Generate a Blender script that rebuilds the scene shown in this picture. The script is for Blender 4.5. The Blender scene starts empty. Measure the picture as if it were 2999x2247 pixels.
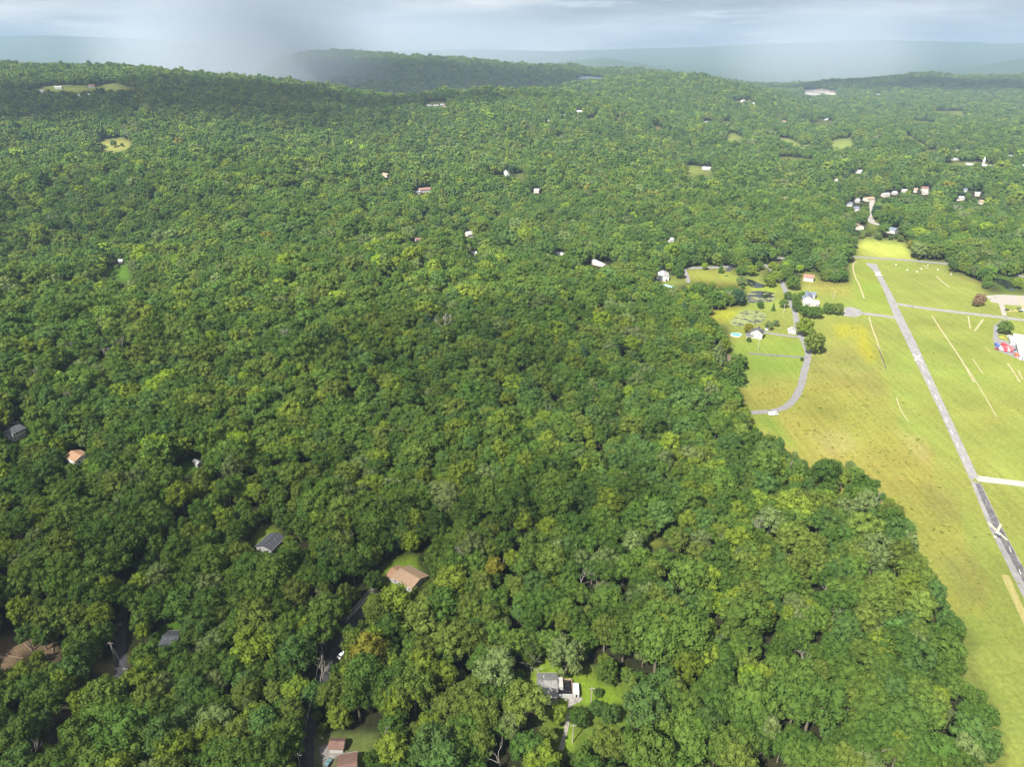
import bpy, math
import numpy as np
from mathutils import Matrix, Vector, Euler

S = bpy.context.scene
COL = S.collection
rng = np.random.default_rng(7)

# ------------------------------------------------------------------ camera
HC = 240.0                                   # height of the camera over the valley floor
PITCH = math.radians(25.0)
FPX = 711.0                                  # focal length for a 1024 px wide frame
cam = bpy.data.cameras.new('camera')
cam.sensor_width = 36.0
cam.lens = 36.0 * FPX / 1024.0
cam.clip_start = 1.0
cam.clip_end = 60000.0
camo = bpy.data.objects.new('camera', cam)
camo.location = (0, 0, HC)
camo.rotation_euler = (math.pi / 2 - PITCH, 0, 0)
COL.objects.link(camo)
S.camera = camo

# ------------------------------------------------------------------ world and sun
SUN_EL = math.radians(47)
SUN_AZ = math.radians(38)                    # from straight behind the camera towards its left
sun_dir = Vector((-math.sin(SUN_AZ) * math.cos(SUN_EL), -math.cos(SUN_AZ) * math.cos(SUN_EL), math.sin(SUN_EL)))
W = bpy.data.worlds.new('World')
S.world = W
W.use_nodes = True
wt = W.node_tree
for n in list(wt.nodes):
    wt.nodes.remove(n)
w_out = wt.nodes.new('ShaderNodeOutputWorld')
w_bg = wt.nodes.new('ShaderNodeBackground')
w_bg.inputs['Strength'].default_value = 0.10
w_sky = wt.nodes.new('ShaderNodeTexSky')
w_sky.sky_type = 'NISHITA'
w_sky.sun_disc = False
w_sky.sun_elevation = SUN_EL
w_sky.sun_rotation = math.pi + SUN_AZ
w_sky.altitude = 300
w_geo = wt.nodes.new('ShaderNodeTexCoord')
w_map = wt.nodes.new('ShaderNodeMapping')
w_map.inputs['Scale'].default_value = (1.6, 1.6, 13.0)
w_map.inputs['Rotation'].default_value = (0, 0, math.radians(-31))
w_n1 = wt.nodes.new('ShaderNodeTexNoise')
w_n1.inputs['Scale'].default_value = 2.3
w_n1.inputs['Detail'].default_value = 5
w_n1.inputs['Roughness'].default_value = 0.58
w_r1 = wt.nodes.new('ShaderNodeValToRGB')     # cloud tone: dark rain cloud to bright cumulus
w_r1.color_ramp.elements[0].position = 0.36
w_r1.color_ramp.elements[0].color = (0.95, 1.05, 1.18, 1)
w_r1.color_ramp.elements[1].position = 0.68
w_r1.color_ramp.elements[1].color = (3.5, 3.4, 3.2, 1)
_e = w_r1.color_ramp.elements.new(0.52)
_e.color = (1.72, 1.80, 1.90, 1)
w_n2 = wt.nodes.new('ShaderNodeTexNoise')
w_n2.inputs['Scale'].default_value = 2.6
w_n2.inputs['Detail'].default_value = 4
w_r2 = wt.nodes.new('ShaderNodeMapRange')     # cover: nearly closed, with some gaps of clear sky
w_r2.inputs['From Min'].default_value = 0.28
w_r2.inputs['From Max'].default_value = 0.42
w_mix = wt.nodes.new('ShaderNodeMix')
w_mix.data_type = 'RGBA'
L = wt.links.new
L(w_geo.outputs['Generated'], w_map.inputs['Vector'])
L(w_map.outputs['Vector'], w_n1.inputs['Vector'])
L(w_map.outputs['Vector'], w_n2.inputs['Vector'])
L(w_n1.outputs['Fac'], w_r1.inputs['Fac'])
L(w_n2.outputs['Fac'], w_r2.inputs['Value'])
L(w_r2.outputs['Result'], w_mix.inputs['Factor'])
L(w_sky.outputs['Color'], w_mix.inputs['A'])
L(w_r1.outputs['Color'], w_mix.inputs['B'])
L(w_mix.outputs['Result'], w_bg.inputs['Color'])
L(w_bg.outputs['Background'], w_out.inputs['Surface'])

sun = bpy.data.lights.new('sun', 'SUN')
sun.energy = 5.0
sun.angle = math.radians(0.55)
sun.color = (1.0, 0.96, 0.88)
suno = bpy.data.objects.new('sun', sun)
suno.rotation_euler = sun_dir.to_track_quat('Z', 'Y').to_euler()
suno.location = sun_dir * 3000
COL.objects.link(suno)

S.view_settings.view_transform = 'Standard'
S.view_settings.look = 'None'
S.view_settings.exposure = 1.75
S.view_settings.gamma = 1.0
S.view_settings.use_curve_mapping = False
S.render.engine = 'CYCLES'
S.cycles.use_denoising = True
S.cycles.max_bounces = 6
S.cycles.diffuse_bounces = 2
S.cycles.glossy_bounces = 2
S.cycles.transmission_bounces = 3
S.cycles.transparent_max_bounces = 12
S.cycles.volume_bounces = 1
S.cycles.volume_step_rate = 3.0
S.cycles.volume_max_steps = 64
S.cycles.use_adaptive_sampling = True
S.cycles.adaptive_threshold = 0.02

# ------------------------------------------------------------------ photo pixels and the terrain
CT, ST = math.cos(PITCH), math.sin(PITCH)
FS = FPX * 2999.0 / 1024.0                   # focal length in pixels of the photograph
PCX, PCY = 2999 / 2.0, 2247 / 2.0
Z = dict(a=(0, 0, 1000 / 2212), b=(1000, 0, 1000 / 2212), c=(2000, 0, 999 / 2212), d=(1000, 450, 1000 / 2212),
         e=(2300, 450, 699 / 2212), f=(1900, 700, 500 / 2071), g=(2300, 720, 699 / 2212), h=(2100, 1000, 899 / 2128),
         i=(0, 1150, 700 / 2212), j=(0, 1650, 700 / 1943), k=(650, 1450, 650 / 2154), l=(800, 1850, 500 / 2087),
         m=(1400, 1850, 600 / 2212), n=(2000, 1600, 999 / 2212), o=(0, 450, 1000 / 2212), p=(1200, 1150, 800 / 2209),
         q=(0, 0, 2999 / 2212), r=(0, 0, 2999 / 1024))


def Q(key, pts):
    ox, oy, s = Z[key]
    return [(ox + x * s, oy + y * s) for x, y in pts]


def Q1(key, x, y):
    ox, oy, s = Z[key]
    return (ox + x * s, oy + y * s)


_sr = np.random.default_rng(3)
WAV = [(2 * math.pi / _sr.uniform(160, 800), _sr.uniform(0, 2 * math.pi), _sr.uniform(0, 6.28)) for _ in range(9)]


def row_z(r, Y):
    """height seen at row r (1024 px frame) at forward distance Y"""
    v = (384.0 - r) / FPX
    return HC + (-ST + v * CT) / (CT + v * ST) * Y


RIDGES = [  # distance, front width, back width, (column, row) of the skyline
    (2700, 1150, 500, [(-260, 60), (0, 61.7), (46, 63), (93, 66), (139, 67.4), (185, 70.7), (224, 73.7), (260, 77), (320, 84), (380, 96), (450, 118), (520, 150)]),
    (2500, 650, 420, [(330, 118), (380, 101), (430, 91), (495, 87), (545, 89), (590, 95), (650, 108), (720, 132)]),
    (3400, 800, 600, [(520, 104), (560, 86), (600, 79), (640, 74), (683, 74.5), (714, 78), (752, 85), (790, 96), (840, 114)]),
    (4800, 900, 700, [(180, 108), (230, 86), (250, 75), (278, 58.5), (309, 51), (341, 50), (380, 52.5), (403, 55), (441, 55.5), (480, 59.4), (508, 63.3), (573, 64), (596, 68), (634, 68.4), (681, 72.5), (714, 77), (752, 84), (800, 92), (850, 100)]),
    (5200, 900, 700, [(740, 100), (780, 91), (820, 83.5), (837, 80), (868, 79), (899, 75.5), (933, 72), (968, 75.5), (1024, 75.5), (1300, 74)]),
    (9500, 1600, 1500, [(-300, 70), (60, 66), (77, 62), (92, 66), (200, 72), (500, 72), (540, 66), (557, 62), (603, 58), (649, 65), (720, 74), (900, 76), (940, 74), (976, 68), (1024, 58), (1080, 52), (1300, 50)]),
    (17000, 4500, 2000, [(-400, 37), (-40, 35), (0, 36), (60, 35.6), (108, 37.5), (150, 40), (210, 45), (300, 50), (420, 51), (480, 49.5), (560, 51), (640, 48.5), (700, 47), (760, 44), (800, 43), (837, 41.3), (880, 40.2), (930, 41.5), (976, 42), (990, 44), (1024, 43), (1080, 39), (1400, 42)]),
]
FLAT = None


def poly_dist(x, y, poly):
    """distance to a convex-ish polygon, 0 inside"""
    x = np.asarray(x, float); y = np.asarray(y, float)
    inside = np.zeros(x.shape, bool)
    d = np.full(x.shape, 1e9)
    n = len(poly)
    for i in range(n):
        ax, ay = poly[i]; bx, by = poly[(i + 1) % n]
        if ay != by:
            c = ((ay > y) != (by > y)) & (x < (bx - ax) * (y - ay) / (by - ay) + ax)
            inside ^= c
        L2 = (bx - ax) ** 2 + (by - ay) ** 2 + 1e-9
        t = np.clip(((x - ax) * (bx - ax) + (y - ay) * (by - ay)) / L2, 0, 1)
        d = np.minimum(d, np.hypot(x - ax - t * (bx - ax), y - ay - t * (by - ay)))
    return np.where(inside, 0, d)


def height(x, y):
    x = np.asarray(x, float); y = np.asarray(y, float)
    ys = np.maximum(y, 60.0)
    c = 512 + FPX / CT * x / ys
    tot = np.zeros(np.broadcast(x, y).shape)
    for Y, wf, wb, pts in RIDGES:
        cs = np.array([p[0] for p in pts], float)
        zs = np.array([max(2.0, row_z(p[1], Y) - (22 if Y < 6000 else 0)) for p in pts])
        top = np.interp(c, cs, zs)
        # fade off beyond the ends of the ridge
        lo, hi = cs[0], cs[-1]
        if lo > -150:
            top = top * np.clip(1 - (lo - c) / 160.0, 0, 1)
        if hi < 1100:
            top = top * np.clip(1 - (c - hi) / 160.0, 0, 1)
        w = np.where(ys < Y, wf, wb)
        g = np.exp(-((ys - Y) / w) ** 2)
        tot = tot + (top * g) ** 4
    h = tot ** 0.25
    u = np.zeros_like(h)
    for i, (k, a, ph) in enumerate(WAV):
        u = u + np.sin(k * (x * math.cos(a) + y * math.sin(a)) + ph) * (0.55 + 0.8 * (0.02 / k))
    amp = 2.4 - 1.6 * np.clip((ys - 1500) / 1000.0, 0, 1)
    if FLAT is not None:
        fl = np.clip(poly_dist(x, y, FLAT) / 170.0, 0, 1)
        fl = fl * fl * (3 - 2 * fl)
    else:
        fl = 1.0
    return (h + u * amp) * fl


def ray(px, py):
    u = (px - PCX) / FS
    v = (PCY - py) / FS
    return np.array([u, CT + v * ST, -ST + v * CT])


def plane_at(px, py, z=0.0):
    d = ray(px, py)
    t = (z - HC) / d[2]
    return np.array([0, 0, HC]) + d * t


_fl = [plane_at(*Q1('q', 1500, 615)), plane_at(*Q1('q', 1840, 545)), plane_at(*Q1('q', 2330, 560)), plane_at(*Q1('q', 2450, 1000)),
       plane_at(*Q1('q', 2400, 1800)), plane_at(*Q1('q', 2120, 1600)), plane_at(*Q1('q', 1990, 1250)), plane_at(*Q1('q', 1620, 920)), plane_at(*Q1('q', 1560, 760))]
FLAT = [(p[0], p[1]) for p in _fl]

_ts = np.concatenate([np.arange(120, 1500, 2.5), np.arange(1500, 9000, 7.0), np.arange(9000, 24000, 60.0)])


def at(px, py, up=0.0):
    """where the line of sight through a pixel of the photograph meets the ground (or 'up' metres above it)"""
    d = ray(px, py)
    X, Y, ZZ = d[0] * _ts, d[1] * _ts, HC + d[2] * _ts
    hh = height(X, Y) + up
    w = np.nonzero(ZZ <= hh)[0]
    if len(w) == 0:
        i = len(_ts) - 1
        return np.array([X[i], Y[i], hh[i] - up])
    i = w[0]
    if i == 0:
        return np.array([X[0], Y[0], hh[0] - up])
    a, b = ZZ[i - 1] - hh[i - 1], hh[i] - ZZ[i]
    t = _ts[i - 1] + (_ts[i] - _ts[i - 1]) * a / max(a + b, 1e-9)
    x, y = d[0] * t, d[1] * t
    return np.array([x, y, float(height(np.array([x]), np.array([y]))[0])])


def gz(x, y):
    return float(height(np.array([float(x)]), np.array([float(y)]))[0])


def project(x, y, z):
    dz = z - HC
    f = y * CT - dz * ST
    f = np.where(f > 1.0, f, 1.0)
    up = y * ST + dz * CT
    return PCX + FS * x / f, PCY - FS * up / f


# ------------------------------------------------------------------ open ground, traced from the photograph
MS = 3.0
MX0, MY0, MX1, MY1 = -900, 0, 3900, 3300
MW, MH = int((MX1 - MX0) / MS), int((MY1 - MY0) / MS)
OPEN = np.zeros((MH, MW), bool)
GCOL = np.zeros((MH, MW, 3), np.float32)
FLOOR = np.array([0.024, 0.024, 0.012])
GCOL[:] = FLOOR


def fill(pts, colour=None, is_open=True):
    pts = np.array(pts, float)
    xs = (pts[:, 0] - MX0) / MS
    ys = (pts[:, 1] - MY0) / MS
    x0, x1 = max(int(xs.min()) - 1, 0), min(int(xs.max()) + 2, MW)
    y0, y1 = max(int(ys.min()) - 1, 0), min(int(ys.max()) + 2, MH)
    if x1 <= x0 or y1 <= y0:
        return
    gx, gy = np.meshgrid(np.arange(x0, x1) + 0.5, np.arange(y0, y1) + 0.5)
    ins = np.zeros(gx.shape, bool)
    n = len(xs)
    for i in range(n):
        ax, ay, bx, by = xs[i], ys[i], xs[(i + 1) % n], ys[(i + 1) % n]
        if ay == by:
            continue
        ins ^= ((ay > gy) != (by > gy)) & (gx < (bx - ax) * (gy - ay) / (by - ay) + ax)
    if is_open:
        OPEN[y0:y1, x0:x1] |= ins
    if colour is not None:
        GCOL[y0:y1, x0:x1][ins] = colour


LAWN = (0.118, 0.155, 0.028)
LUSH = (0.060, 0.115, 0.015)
FIELD = (0.146, 0.160, 0.036)
MEADOW = (0.168, 0.156, 0.036)
TAN = (0.175, 0.160, 0.050)
DARKM = (0.146, 0.142, 0.038)
YEL = (0.20, 0.19, 0.020)
DIRT = (0.14, 0.095, 0.06)
SWAMP = (0.155, 0.155, 0.030)
PALE = (0.145, 0.165, 0.040)

EDGE = Q('q', [(2320, 640), (2320, 1900), (2190, 1900), (2174, 1657), (2178, 1596), (2158, 1533), (2138, 1480), (2101, 1426), (2118, 1390), (2091, 1353), (2068, 1313),
               (2041, 1257), (2016, 1224), (1995, 1193), (1991, 1140), (1951, 1096), (1920, 1062), (1901, 1027), (1861, 999), (1800, 988), (1761, 996), (1742, 987),
               (1714, 968), (1674, 937), (1633, 921), (1616, 890)])
AIR = (Q('g', [(580, 95), (900, 108), (1200, 128), (1520, 155), (1500, 240), (1700, 290), (1800, 340), (1880, 440), (1860, 450), (2212, 448)]) + EDGE +
       Q('h', [(180, 380), (110, 250), (220, 190)]) +
       Q('f', [(1225, 1480), (1220, 1390), (990, 1290), (975, 1180), (965, 1070), (740, 970), (700, 900), (900, 845), (1200, 790), (1190, 640), (1200, 600), (1090, 560),
               (860, 560), (700, 540), (490, 525), (380, 570), (260, 605), (100, 500), (90, 465), (230, 440), (310, 450), (430, 450), (420, 370), (640, 365), (760, 400), (940, 400),
               (1000, 390), (1050, 410), (1180, 460), (1300, 440), (1390, 440), (1390, 540), (1460, 560), (1600, 500), (1620, 560), (1860, 590), (1840, 490), (1880, 400), (2020, 420), (2071, 480)]) +
       Q('g', [(280, 300), (300, 330), (400, 340), (500, 350), (600, 340), (590, 200)]))
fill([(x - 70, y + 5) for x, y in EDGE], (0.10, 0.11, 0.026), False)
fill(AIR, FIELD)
fill(Q('h', [(640, 80), (1060, 0), (1120, 100), (1180, 330), (1250, 560), (1480, 800), (1500, 950), (1640, 1130), (1800, 1657), (1900, 1900), (1200, 1900), (600, 1200), (215, 500), (380, 500), (520, 440), (600, 270)]), MEADOW, False)
fill(Q('g', [(200, 1266), (240, 980), (420, 900), (620, 950), (860, 1100), (910, 1266)]), DARKM, False)
fill(Q('h', [(880, 160), (1090, 160), (1180, 330), (1160, 420), (1000, 350)]), DARKM, False)
fill(Q('h', [(1250, 600), (1460, 700), (1500, 800), (1440, 860), (1330, 760)]), TAN, False)
fill(Q('h', [(650, 640), (900, 620), (1000, 760), (760, 800)]), TAN, False)
fill(Q('h', [(1420, 950), (1650, 1060), (1700, 1250), (1560, 1300), (1450, 1150)]), DARKM, False)
fill(Q('n', [(1650, 60), (1900, 60), (2000, 300), (1850, 420), (1750, 250)]), DARKM, False)
fill(Q('g', [(640, 760), (720, 740), (800, 900), (840, 1080), (760, 1080), (700, 950)]), YEL, False)
fill(Q('g', [(440, 740), (620, 720), (640, 800), (500, 860)]), YEL, False)
fill(Q('h', [(215, 500), (390, 505), (600, 790), (520, 740), (400, 650), (270, 590)]), LAWN, False)
fill(Q('h', [(180, 300), (540, 320), (520, 400), (440, 470), (230, 480), (180, 400)]), MEADOW, False)
fill(Q('f', [(1000, 1300), (1220, 1395), (1900, 1435), (1880, 1280), (1800, 1200), (1400, 1180), (1100, 1220)]), LAWN, False)
fill(Q('f', [(980, 1290), (1230, 1410), (1900, 1450), (1840, 1657), (1050, 1657)]), LAWN, False)
fill(Q('g', [(1850, 450), (2212, 450), (2212, 560), (2050, 560)]), PALE, False)
fill(Q('g', [(640, 130), (840, 140), (1000, 520), (1010, 650), (800, 600), (640, 500), (600, 340)]), (0.140, 0.165, 0.030), False)
fill(Q('g', [(160, 300), (590, 350), (620, 480), (330, 440), (160, 380)]), MEADOW, False)
fill(Q('f', [(700, 900), (900, 845), (1100, 860), (1080, 940), (980, 990), (760, 980)]), YEL, False)
fill(Q('f', [(430, 380), (940, 400), (1060, 470), (1180, 640), (1080, 560), (700, 530), (490, 520)]), SWAMP, False)
fill(Q('f', [(1190, 600), (1560, 560), (1560, 640), (1200, 640)]), (0.17, 0.21, 0.02), False)
for _k, _p in [('f', [(430, 338), (640, 335), (930, 325), (1060, 290), (1075, 318), (950, 392), (640, 370), (430, 368)]), ('f', [(1460, 235), (1850, 208), (1860, 235), (1700, 252), (1470, 275)]),
               ('f', [(1290, 425), (1430, 330), (1450, 290), (1465, 340), (1400, 440)])]:
    fill(Q(_k, _p), FIELD)
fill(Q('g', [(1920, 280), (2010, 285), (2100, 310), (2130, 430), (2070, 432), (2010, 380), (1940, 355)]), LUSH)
fill(Q('g', [(1940, 218), (2212, 270), (2400, 310), (2400, 420), (2212, 390), (2130, 270)]), LAWN)
CLEAR = [
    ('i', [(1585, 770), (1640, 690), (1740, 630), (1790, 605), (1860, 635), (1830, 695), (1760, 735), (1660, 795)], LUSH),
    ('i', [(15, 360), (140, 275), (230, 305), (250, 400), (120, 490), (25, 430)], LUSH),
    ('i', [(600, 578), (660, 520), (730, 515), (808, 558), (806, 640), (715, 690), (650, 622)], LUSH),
    ('k', [(310, 465), (340, 350), (420, 305), (560, 325), (575, 410), (500, 505), (430, 525), (355, 490)], (0.10, 0.14, 0.02)),
    ('k', [(1555, 790), (1565, 690), (1700, 640), (1800, 590), (1880, 565), (1905, 720), (2015, 830), (1990, 875), (1920, 835), (1760, 935), (1640, 915), (1565, 860)], (0.12, 0.17, 0.02)),
    ('k', [(1030, 1400), (1210, 1210), (1440, 900), (1470, 930), (1300, 1150), (1260, 1280), (1200, 1300), (1150, 1400), (1160, 1530), (1080, 1555), (1060, 1500), (1110, 1350)], (0.07, 0.075, 0.03)),
    ('l', [(385, 900), (430, 900), (470, 1100), (490, 1280), (650, 1350), (740, 1305), (830, 1380), (900, 1440), (1000, 1480), (1050, 1700), (340, 1700), (365, 1380), (380, 1150)], (0.10, 0.09, 0.05)),
    ('m', [(605, 330), (740, 285), (850, 350), (920, 420), (1040, 430), (1180, 440), (1290, 560), (1460, 620), (1600, 640), (1560, 760), (1420, 850), (1300, 900), (1200, 830), (1170, 780),
           (1060, 760), (1000, 830), (960, 900), (1000, 960), (1010, 1050), (1050, 1090), (1030, 1220), (940, 1290), (870, 1290), (900, 1150), (960, 1000), (950, 870), (850, 730), (720, 730), (595, 675), (595, 600), (635, 450)], (0.13, 0.185, 0.02)),
    ('m', [(1500, 1240), (1530, 1100), (1620, 1050), (1605, 1130), (1560, 1255)], MEADOW),
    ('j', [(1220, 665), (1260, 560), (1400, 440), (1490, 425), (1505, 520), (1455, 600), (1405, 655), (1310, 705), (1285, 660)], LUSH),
    ('j', [(-60, 600), (120, 580), (240, 600), (450, 590), (480, 700), (450, 760), (520, 800), (400, 830), (300, 820), (380, 740), (200, 720), (120, 860), (-60, 960)], DIRT),
    ('j', [(740, 800), (850, 820), (960, 790), (960, 700), (1045, 780), (1020, 860), (960, 920), (860, 905), (760, 900)], (0.16, 0.12, 0.07)),
    ('j', [(350, 1285), (400, 1220), (680, 1195), (660, 1265), (480, 1255), (420, 1305)], DIRT),
    ('j', [(290, 1445), (440, 1375), (455, 1440), (320, 1480)], DIRT),
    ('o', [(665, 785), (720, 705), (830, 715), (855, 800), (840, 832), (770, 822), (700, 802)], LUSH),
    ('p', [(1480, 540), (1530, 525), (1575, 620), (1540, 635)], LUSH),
    ('p', [(1885, 1205), (1950, 1165), (2085, 1230), (2000, 1255)], (0.16, 0.17, 0.03)),
    ('a', [(170, 592), (250, 568), (360, 548), (420, 553), (530, 548), (600, 562), (700, 536), (760, 541), (850, 570), (940, 578), (760, 604), (680, 594), (600, 590), (480, 604), (380, 604)], PALE),
    ('a', [(625, 925), (690, 903), (800, 896), (880, 945), (850, 962), (730, 992), (638, 968)], (0.17, 0.175, 0.045)),
    ('b', [(1555, 782), (1672, 735), (1645, 788)], PALE), ('b', [(1772, 768), (1822, 762), (1824, 802), (1772, 797)], PALE),
    ('b', [(1120, 1132), (1182, 1110), (1184, 1165)], PALE), ('b', [(2012, 812), (2112, 832), (2104, 854), (2018, 840)], TAN),
    ('b', [(1505, 505), (1570, 491), (1640, 495), (1700, 502), (1684, 518), (1540, 515)], FLOOR), ('b', [(545, 660), (692, 660), (694, 694), (545, 692)], TAN),
    ('c', [(272, 868), (330, 858), (404, 893), (392, 922), (272, 932)], PALE),
    ('c', [(600, 888), (700, 898), (760, 935), (860, 940), (780, 975), (700, 945), (640, 932)], (0.19, 0.22, 0.06)),
    ('c', [(960, 905), (1100, 888), (1120, 950), (1050, 985), (940, 960)], (0.15, 0.18, 0.045)),
    ('c', [(1400, 878), (1480, 886), (1605, 958), (1560, 972), (1450, 905)], (0.17, 0.20, 0.05)), ('c', [(1550, 968), (1655, 968), (1644, 1003), (1588, 1003)], PALE),
    ('c', [(600, 1018), (700, 1018), (905, 1038), (820, 1058), (600, 1043)], PALE), ('c', [(1680, 1058), (1850, 1048), (2012, 1060), (1990, 1084), (1700, 1084)], PALE),
    ('c', [(0, 1068), (60, 1068), (130, 1088), (205, 1098), (205, 1132), (30, 1142)], PALE), ('c', [(318, 652), (440, 646), (474, 668), (340, 676)], PALE),
    ('c', [(1580, 712), (1855, 722), (1822, 758), (1700, 743)], PALE), ('c', [(808, 792), (960, 786), (984, 800), (830, 815)], PALE),
    ('c', [(765, 582), (900, 572), (1006, 592), (1006, 619), (790, 609)], (0.30, 0.27, 0.24)), ('c', [(1430, 772), (1645, 792), (1640, 804), (1560, 804)], TAN), ('c', [(232, 788), (322, 783), (324, 803), (243, 808)], PALE),
    ('c', [(1235, 710), (1262, 680), (1275, 682), (1250, 712)], TAN),
    ('e', [(765, 700), (780, 560), (796, 440), (820, 440), (806, 560), (818, 645), (895, 658), (884, 705), (800, 705)], LAWN),
    ('e', [(690, 945), (630, 850), (750, 786), (900, 808), (1100, 828), (1195, 960), (1205, 985), (900, 970)], (0.235, 0.25, 0.05)),
    ('d', [(1510, 690), (1590, 690), (1600, 720), (1520, 710)], LAWN),
]
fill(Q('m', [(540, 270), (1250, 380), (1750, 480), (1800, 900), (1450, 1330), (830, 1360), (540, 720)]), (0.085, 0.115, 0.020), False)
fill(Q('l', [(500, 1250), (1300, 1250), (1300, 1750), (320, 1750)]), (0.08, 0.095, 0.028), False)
for k, pts, colr in CLEAR:
    fill(Q(k, pts), colr)


def soft_colours():
    """feather the borders between kinds of ground a little"""
    g = GCOL.copy()
    for ax in (0, 1):
        for r in (4, 3):
            acc = np.zeros_like(g)
            for s_ in range(-r, r + 1):
                acc += np.roll(g, s_, axis=ax)
            g = acc / (2 * r + 1)
    return g


def look(arr, px, py):
    ix = np.clip(((px - MX0) / MS).astype(int), 0, MW - 1)
    iy = np.clip(((py - MY0) / MS).astype(int), 0, MH - 1)
    return arr[iy, ix]


# ------------------------------------------------------------------ materials
MAT = {}


def nodes_of(name):
    m = bpy.data.materials.new(name)
    m.use_nodes = True
    t = m.node_tree
    for n in list(t.nodes):
        t.nodes.remove(n)
    out = t.nodes.new('ShaderNodeOutputMaterial')
    return m, t, out


def paint(name, col, rough=0.8, var=0.12, scale=0.6, spec=0.2, metallic=0.0, bump=0.0, stretch=None):
    """plain procedural surface: a colour broken up by two sizes of noise"""
    if name in MAT:
        return MAT[name]
    m, t, out = nodes_of(name)
    b = t.nodes.new('ShaderNodeBsdfPrincipled')
    b.inputs['Roughness'].default_value = rough
    b.inputs['Specular IOR Level'].default_value = spec
    b.inputs['Metallic'].default_value = metallic
    tc = t.nodes.new('ShaderNodeNewGeometry')
    mp = t.nodes.new('ShaderNodeMapping')
    if stretch:
        mp.inputs['Scale'].default_value = stretch
    n1 = t.nodes.new('ShaderNodeTexNoise')
    n1.inputs['Scale'].default_value = scale
    n1.inputs['Detail'].default_value = 6
    n1.inputs['Roughness'].default_value = 0.65
    r = t.nodes.new('ShaderNodeMapRange')
    r.inputs['From Min'].default_value = 0.3
    r.inputs['From Max'].default_value = 0.7
    r.inputs['To Min'].default_value = 1 - 2 * var
    r.inputs['To Max'].default_value = 1 + 1.6 * var
    mx = t.nodes.new('ShaderNodeVectorMath')
    mx.operation = 'SCALE'
    mx.inputs[0].default_value = col[:3]
    l = t.links.new
    l(tc.outputs['Position'], mp.inputs['Vector'])
    l(mp.outputs['Vector'], n1.inputs['Vector'])
    l(n1.outputs['Fac'], r.inputs['Value'])
    l(r.outputs['Result'], mx.inputs['Scale'])
    l(mx.outputs['Vector'], b.inputs['Base Color'])
    if bump:
        bp = t.nodes.new('ShaderNodeBump')
        bp.inputs['Strength'].default_value = bump
        bp.inputs['Distance'].default_value = 0.3
        l(n1.outputs['Fac'], bp.inputs['Height'])
        l(bp.outputs['Normal'], b.inputs['Normal'])
    l(b.outputs['BSDF'], out.inputs['Surface'])
    MAT[name] = m
    return m


def leaf_material():
    m, t, out = nodes_of('leaf')
    at_ = t.nodes.new('ShaderNodeAttribute')
    at_.attribute_type = 'INSTANCER'
    at_.attribute_name = 'tint'
    tc = t.nodes.new('ShaderNodeTexCoord')
    n1 = t.nodes.new('ShaderNodeTexNoise')
    n1.inputs['Scale'].default_value = 0.55
    n1.inputs['Detail'].default_value = 4
    n1.inputs['Roughness'].default_value = 0.7
    r = t.nodes.new('ShaderNodeMapRange')
    r.inputs['From Min'].default_value = 0.3
    r.inputs['From Max'].default_value = 0.7
    r.inputs['To Min'].default_value = 0.74
    r.inputs['To Max'].default_value = 1.28
    sc = t.nodes.new('ShaderNodeVectorMath')
    sc.operation = 'SCALE'
    d = t.nodes.new('ShaderNodeBsdfDiffuse')
    tr = t.nodes.new('ShaderNodeBsdfTranslucent')
    yl = t.nodes.new('ShaderNodeVectorMath')
    yl.operation = 'MULTIPLY'
    yl.inputs[1].default_value = (1.25, 1.15, 0.55)
    mix = t.nodes.new('ShaderNodeMixShader')
    mix.inputs[0].default_value = 0.14
    l = t.links.new
    l(tc.outputs['Object'], n1.inputs['Vector'])
    l(n1.outputs['Fac'], r.inputs['Value'])
    l(at_.outputs['Vector'], sc.inputs[0])
    l(r.outputs['Result'], sc.inputs['Scale'])
    l(sc.outputs['Vector'], d.inputs['Color'])
    l(sc.outputs['Vector'], yl.inputs[0])
    l(yl.outputs['Vector'], tr.inputs['Color'])
    l(d.outputs['BSDF'], mix.inputs[1])
    l(tr.outputs['BSDF'], mix.inputs[2])
    l(mix.outputs['Shader'], out.inputs['Surface'])
    return m


LEAF = leaf_material()
BARK = paint('bark', (0.16, 0.13, 0.10), 0.95, 0.3, 2.0, bump=0.4)
DEADWOOD = paint('dead_wood', (0.27, 0.245, 0.21), 0.9, 0.2, 1.5)


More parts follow.
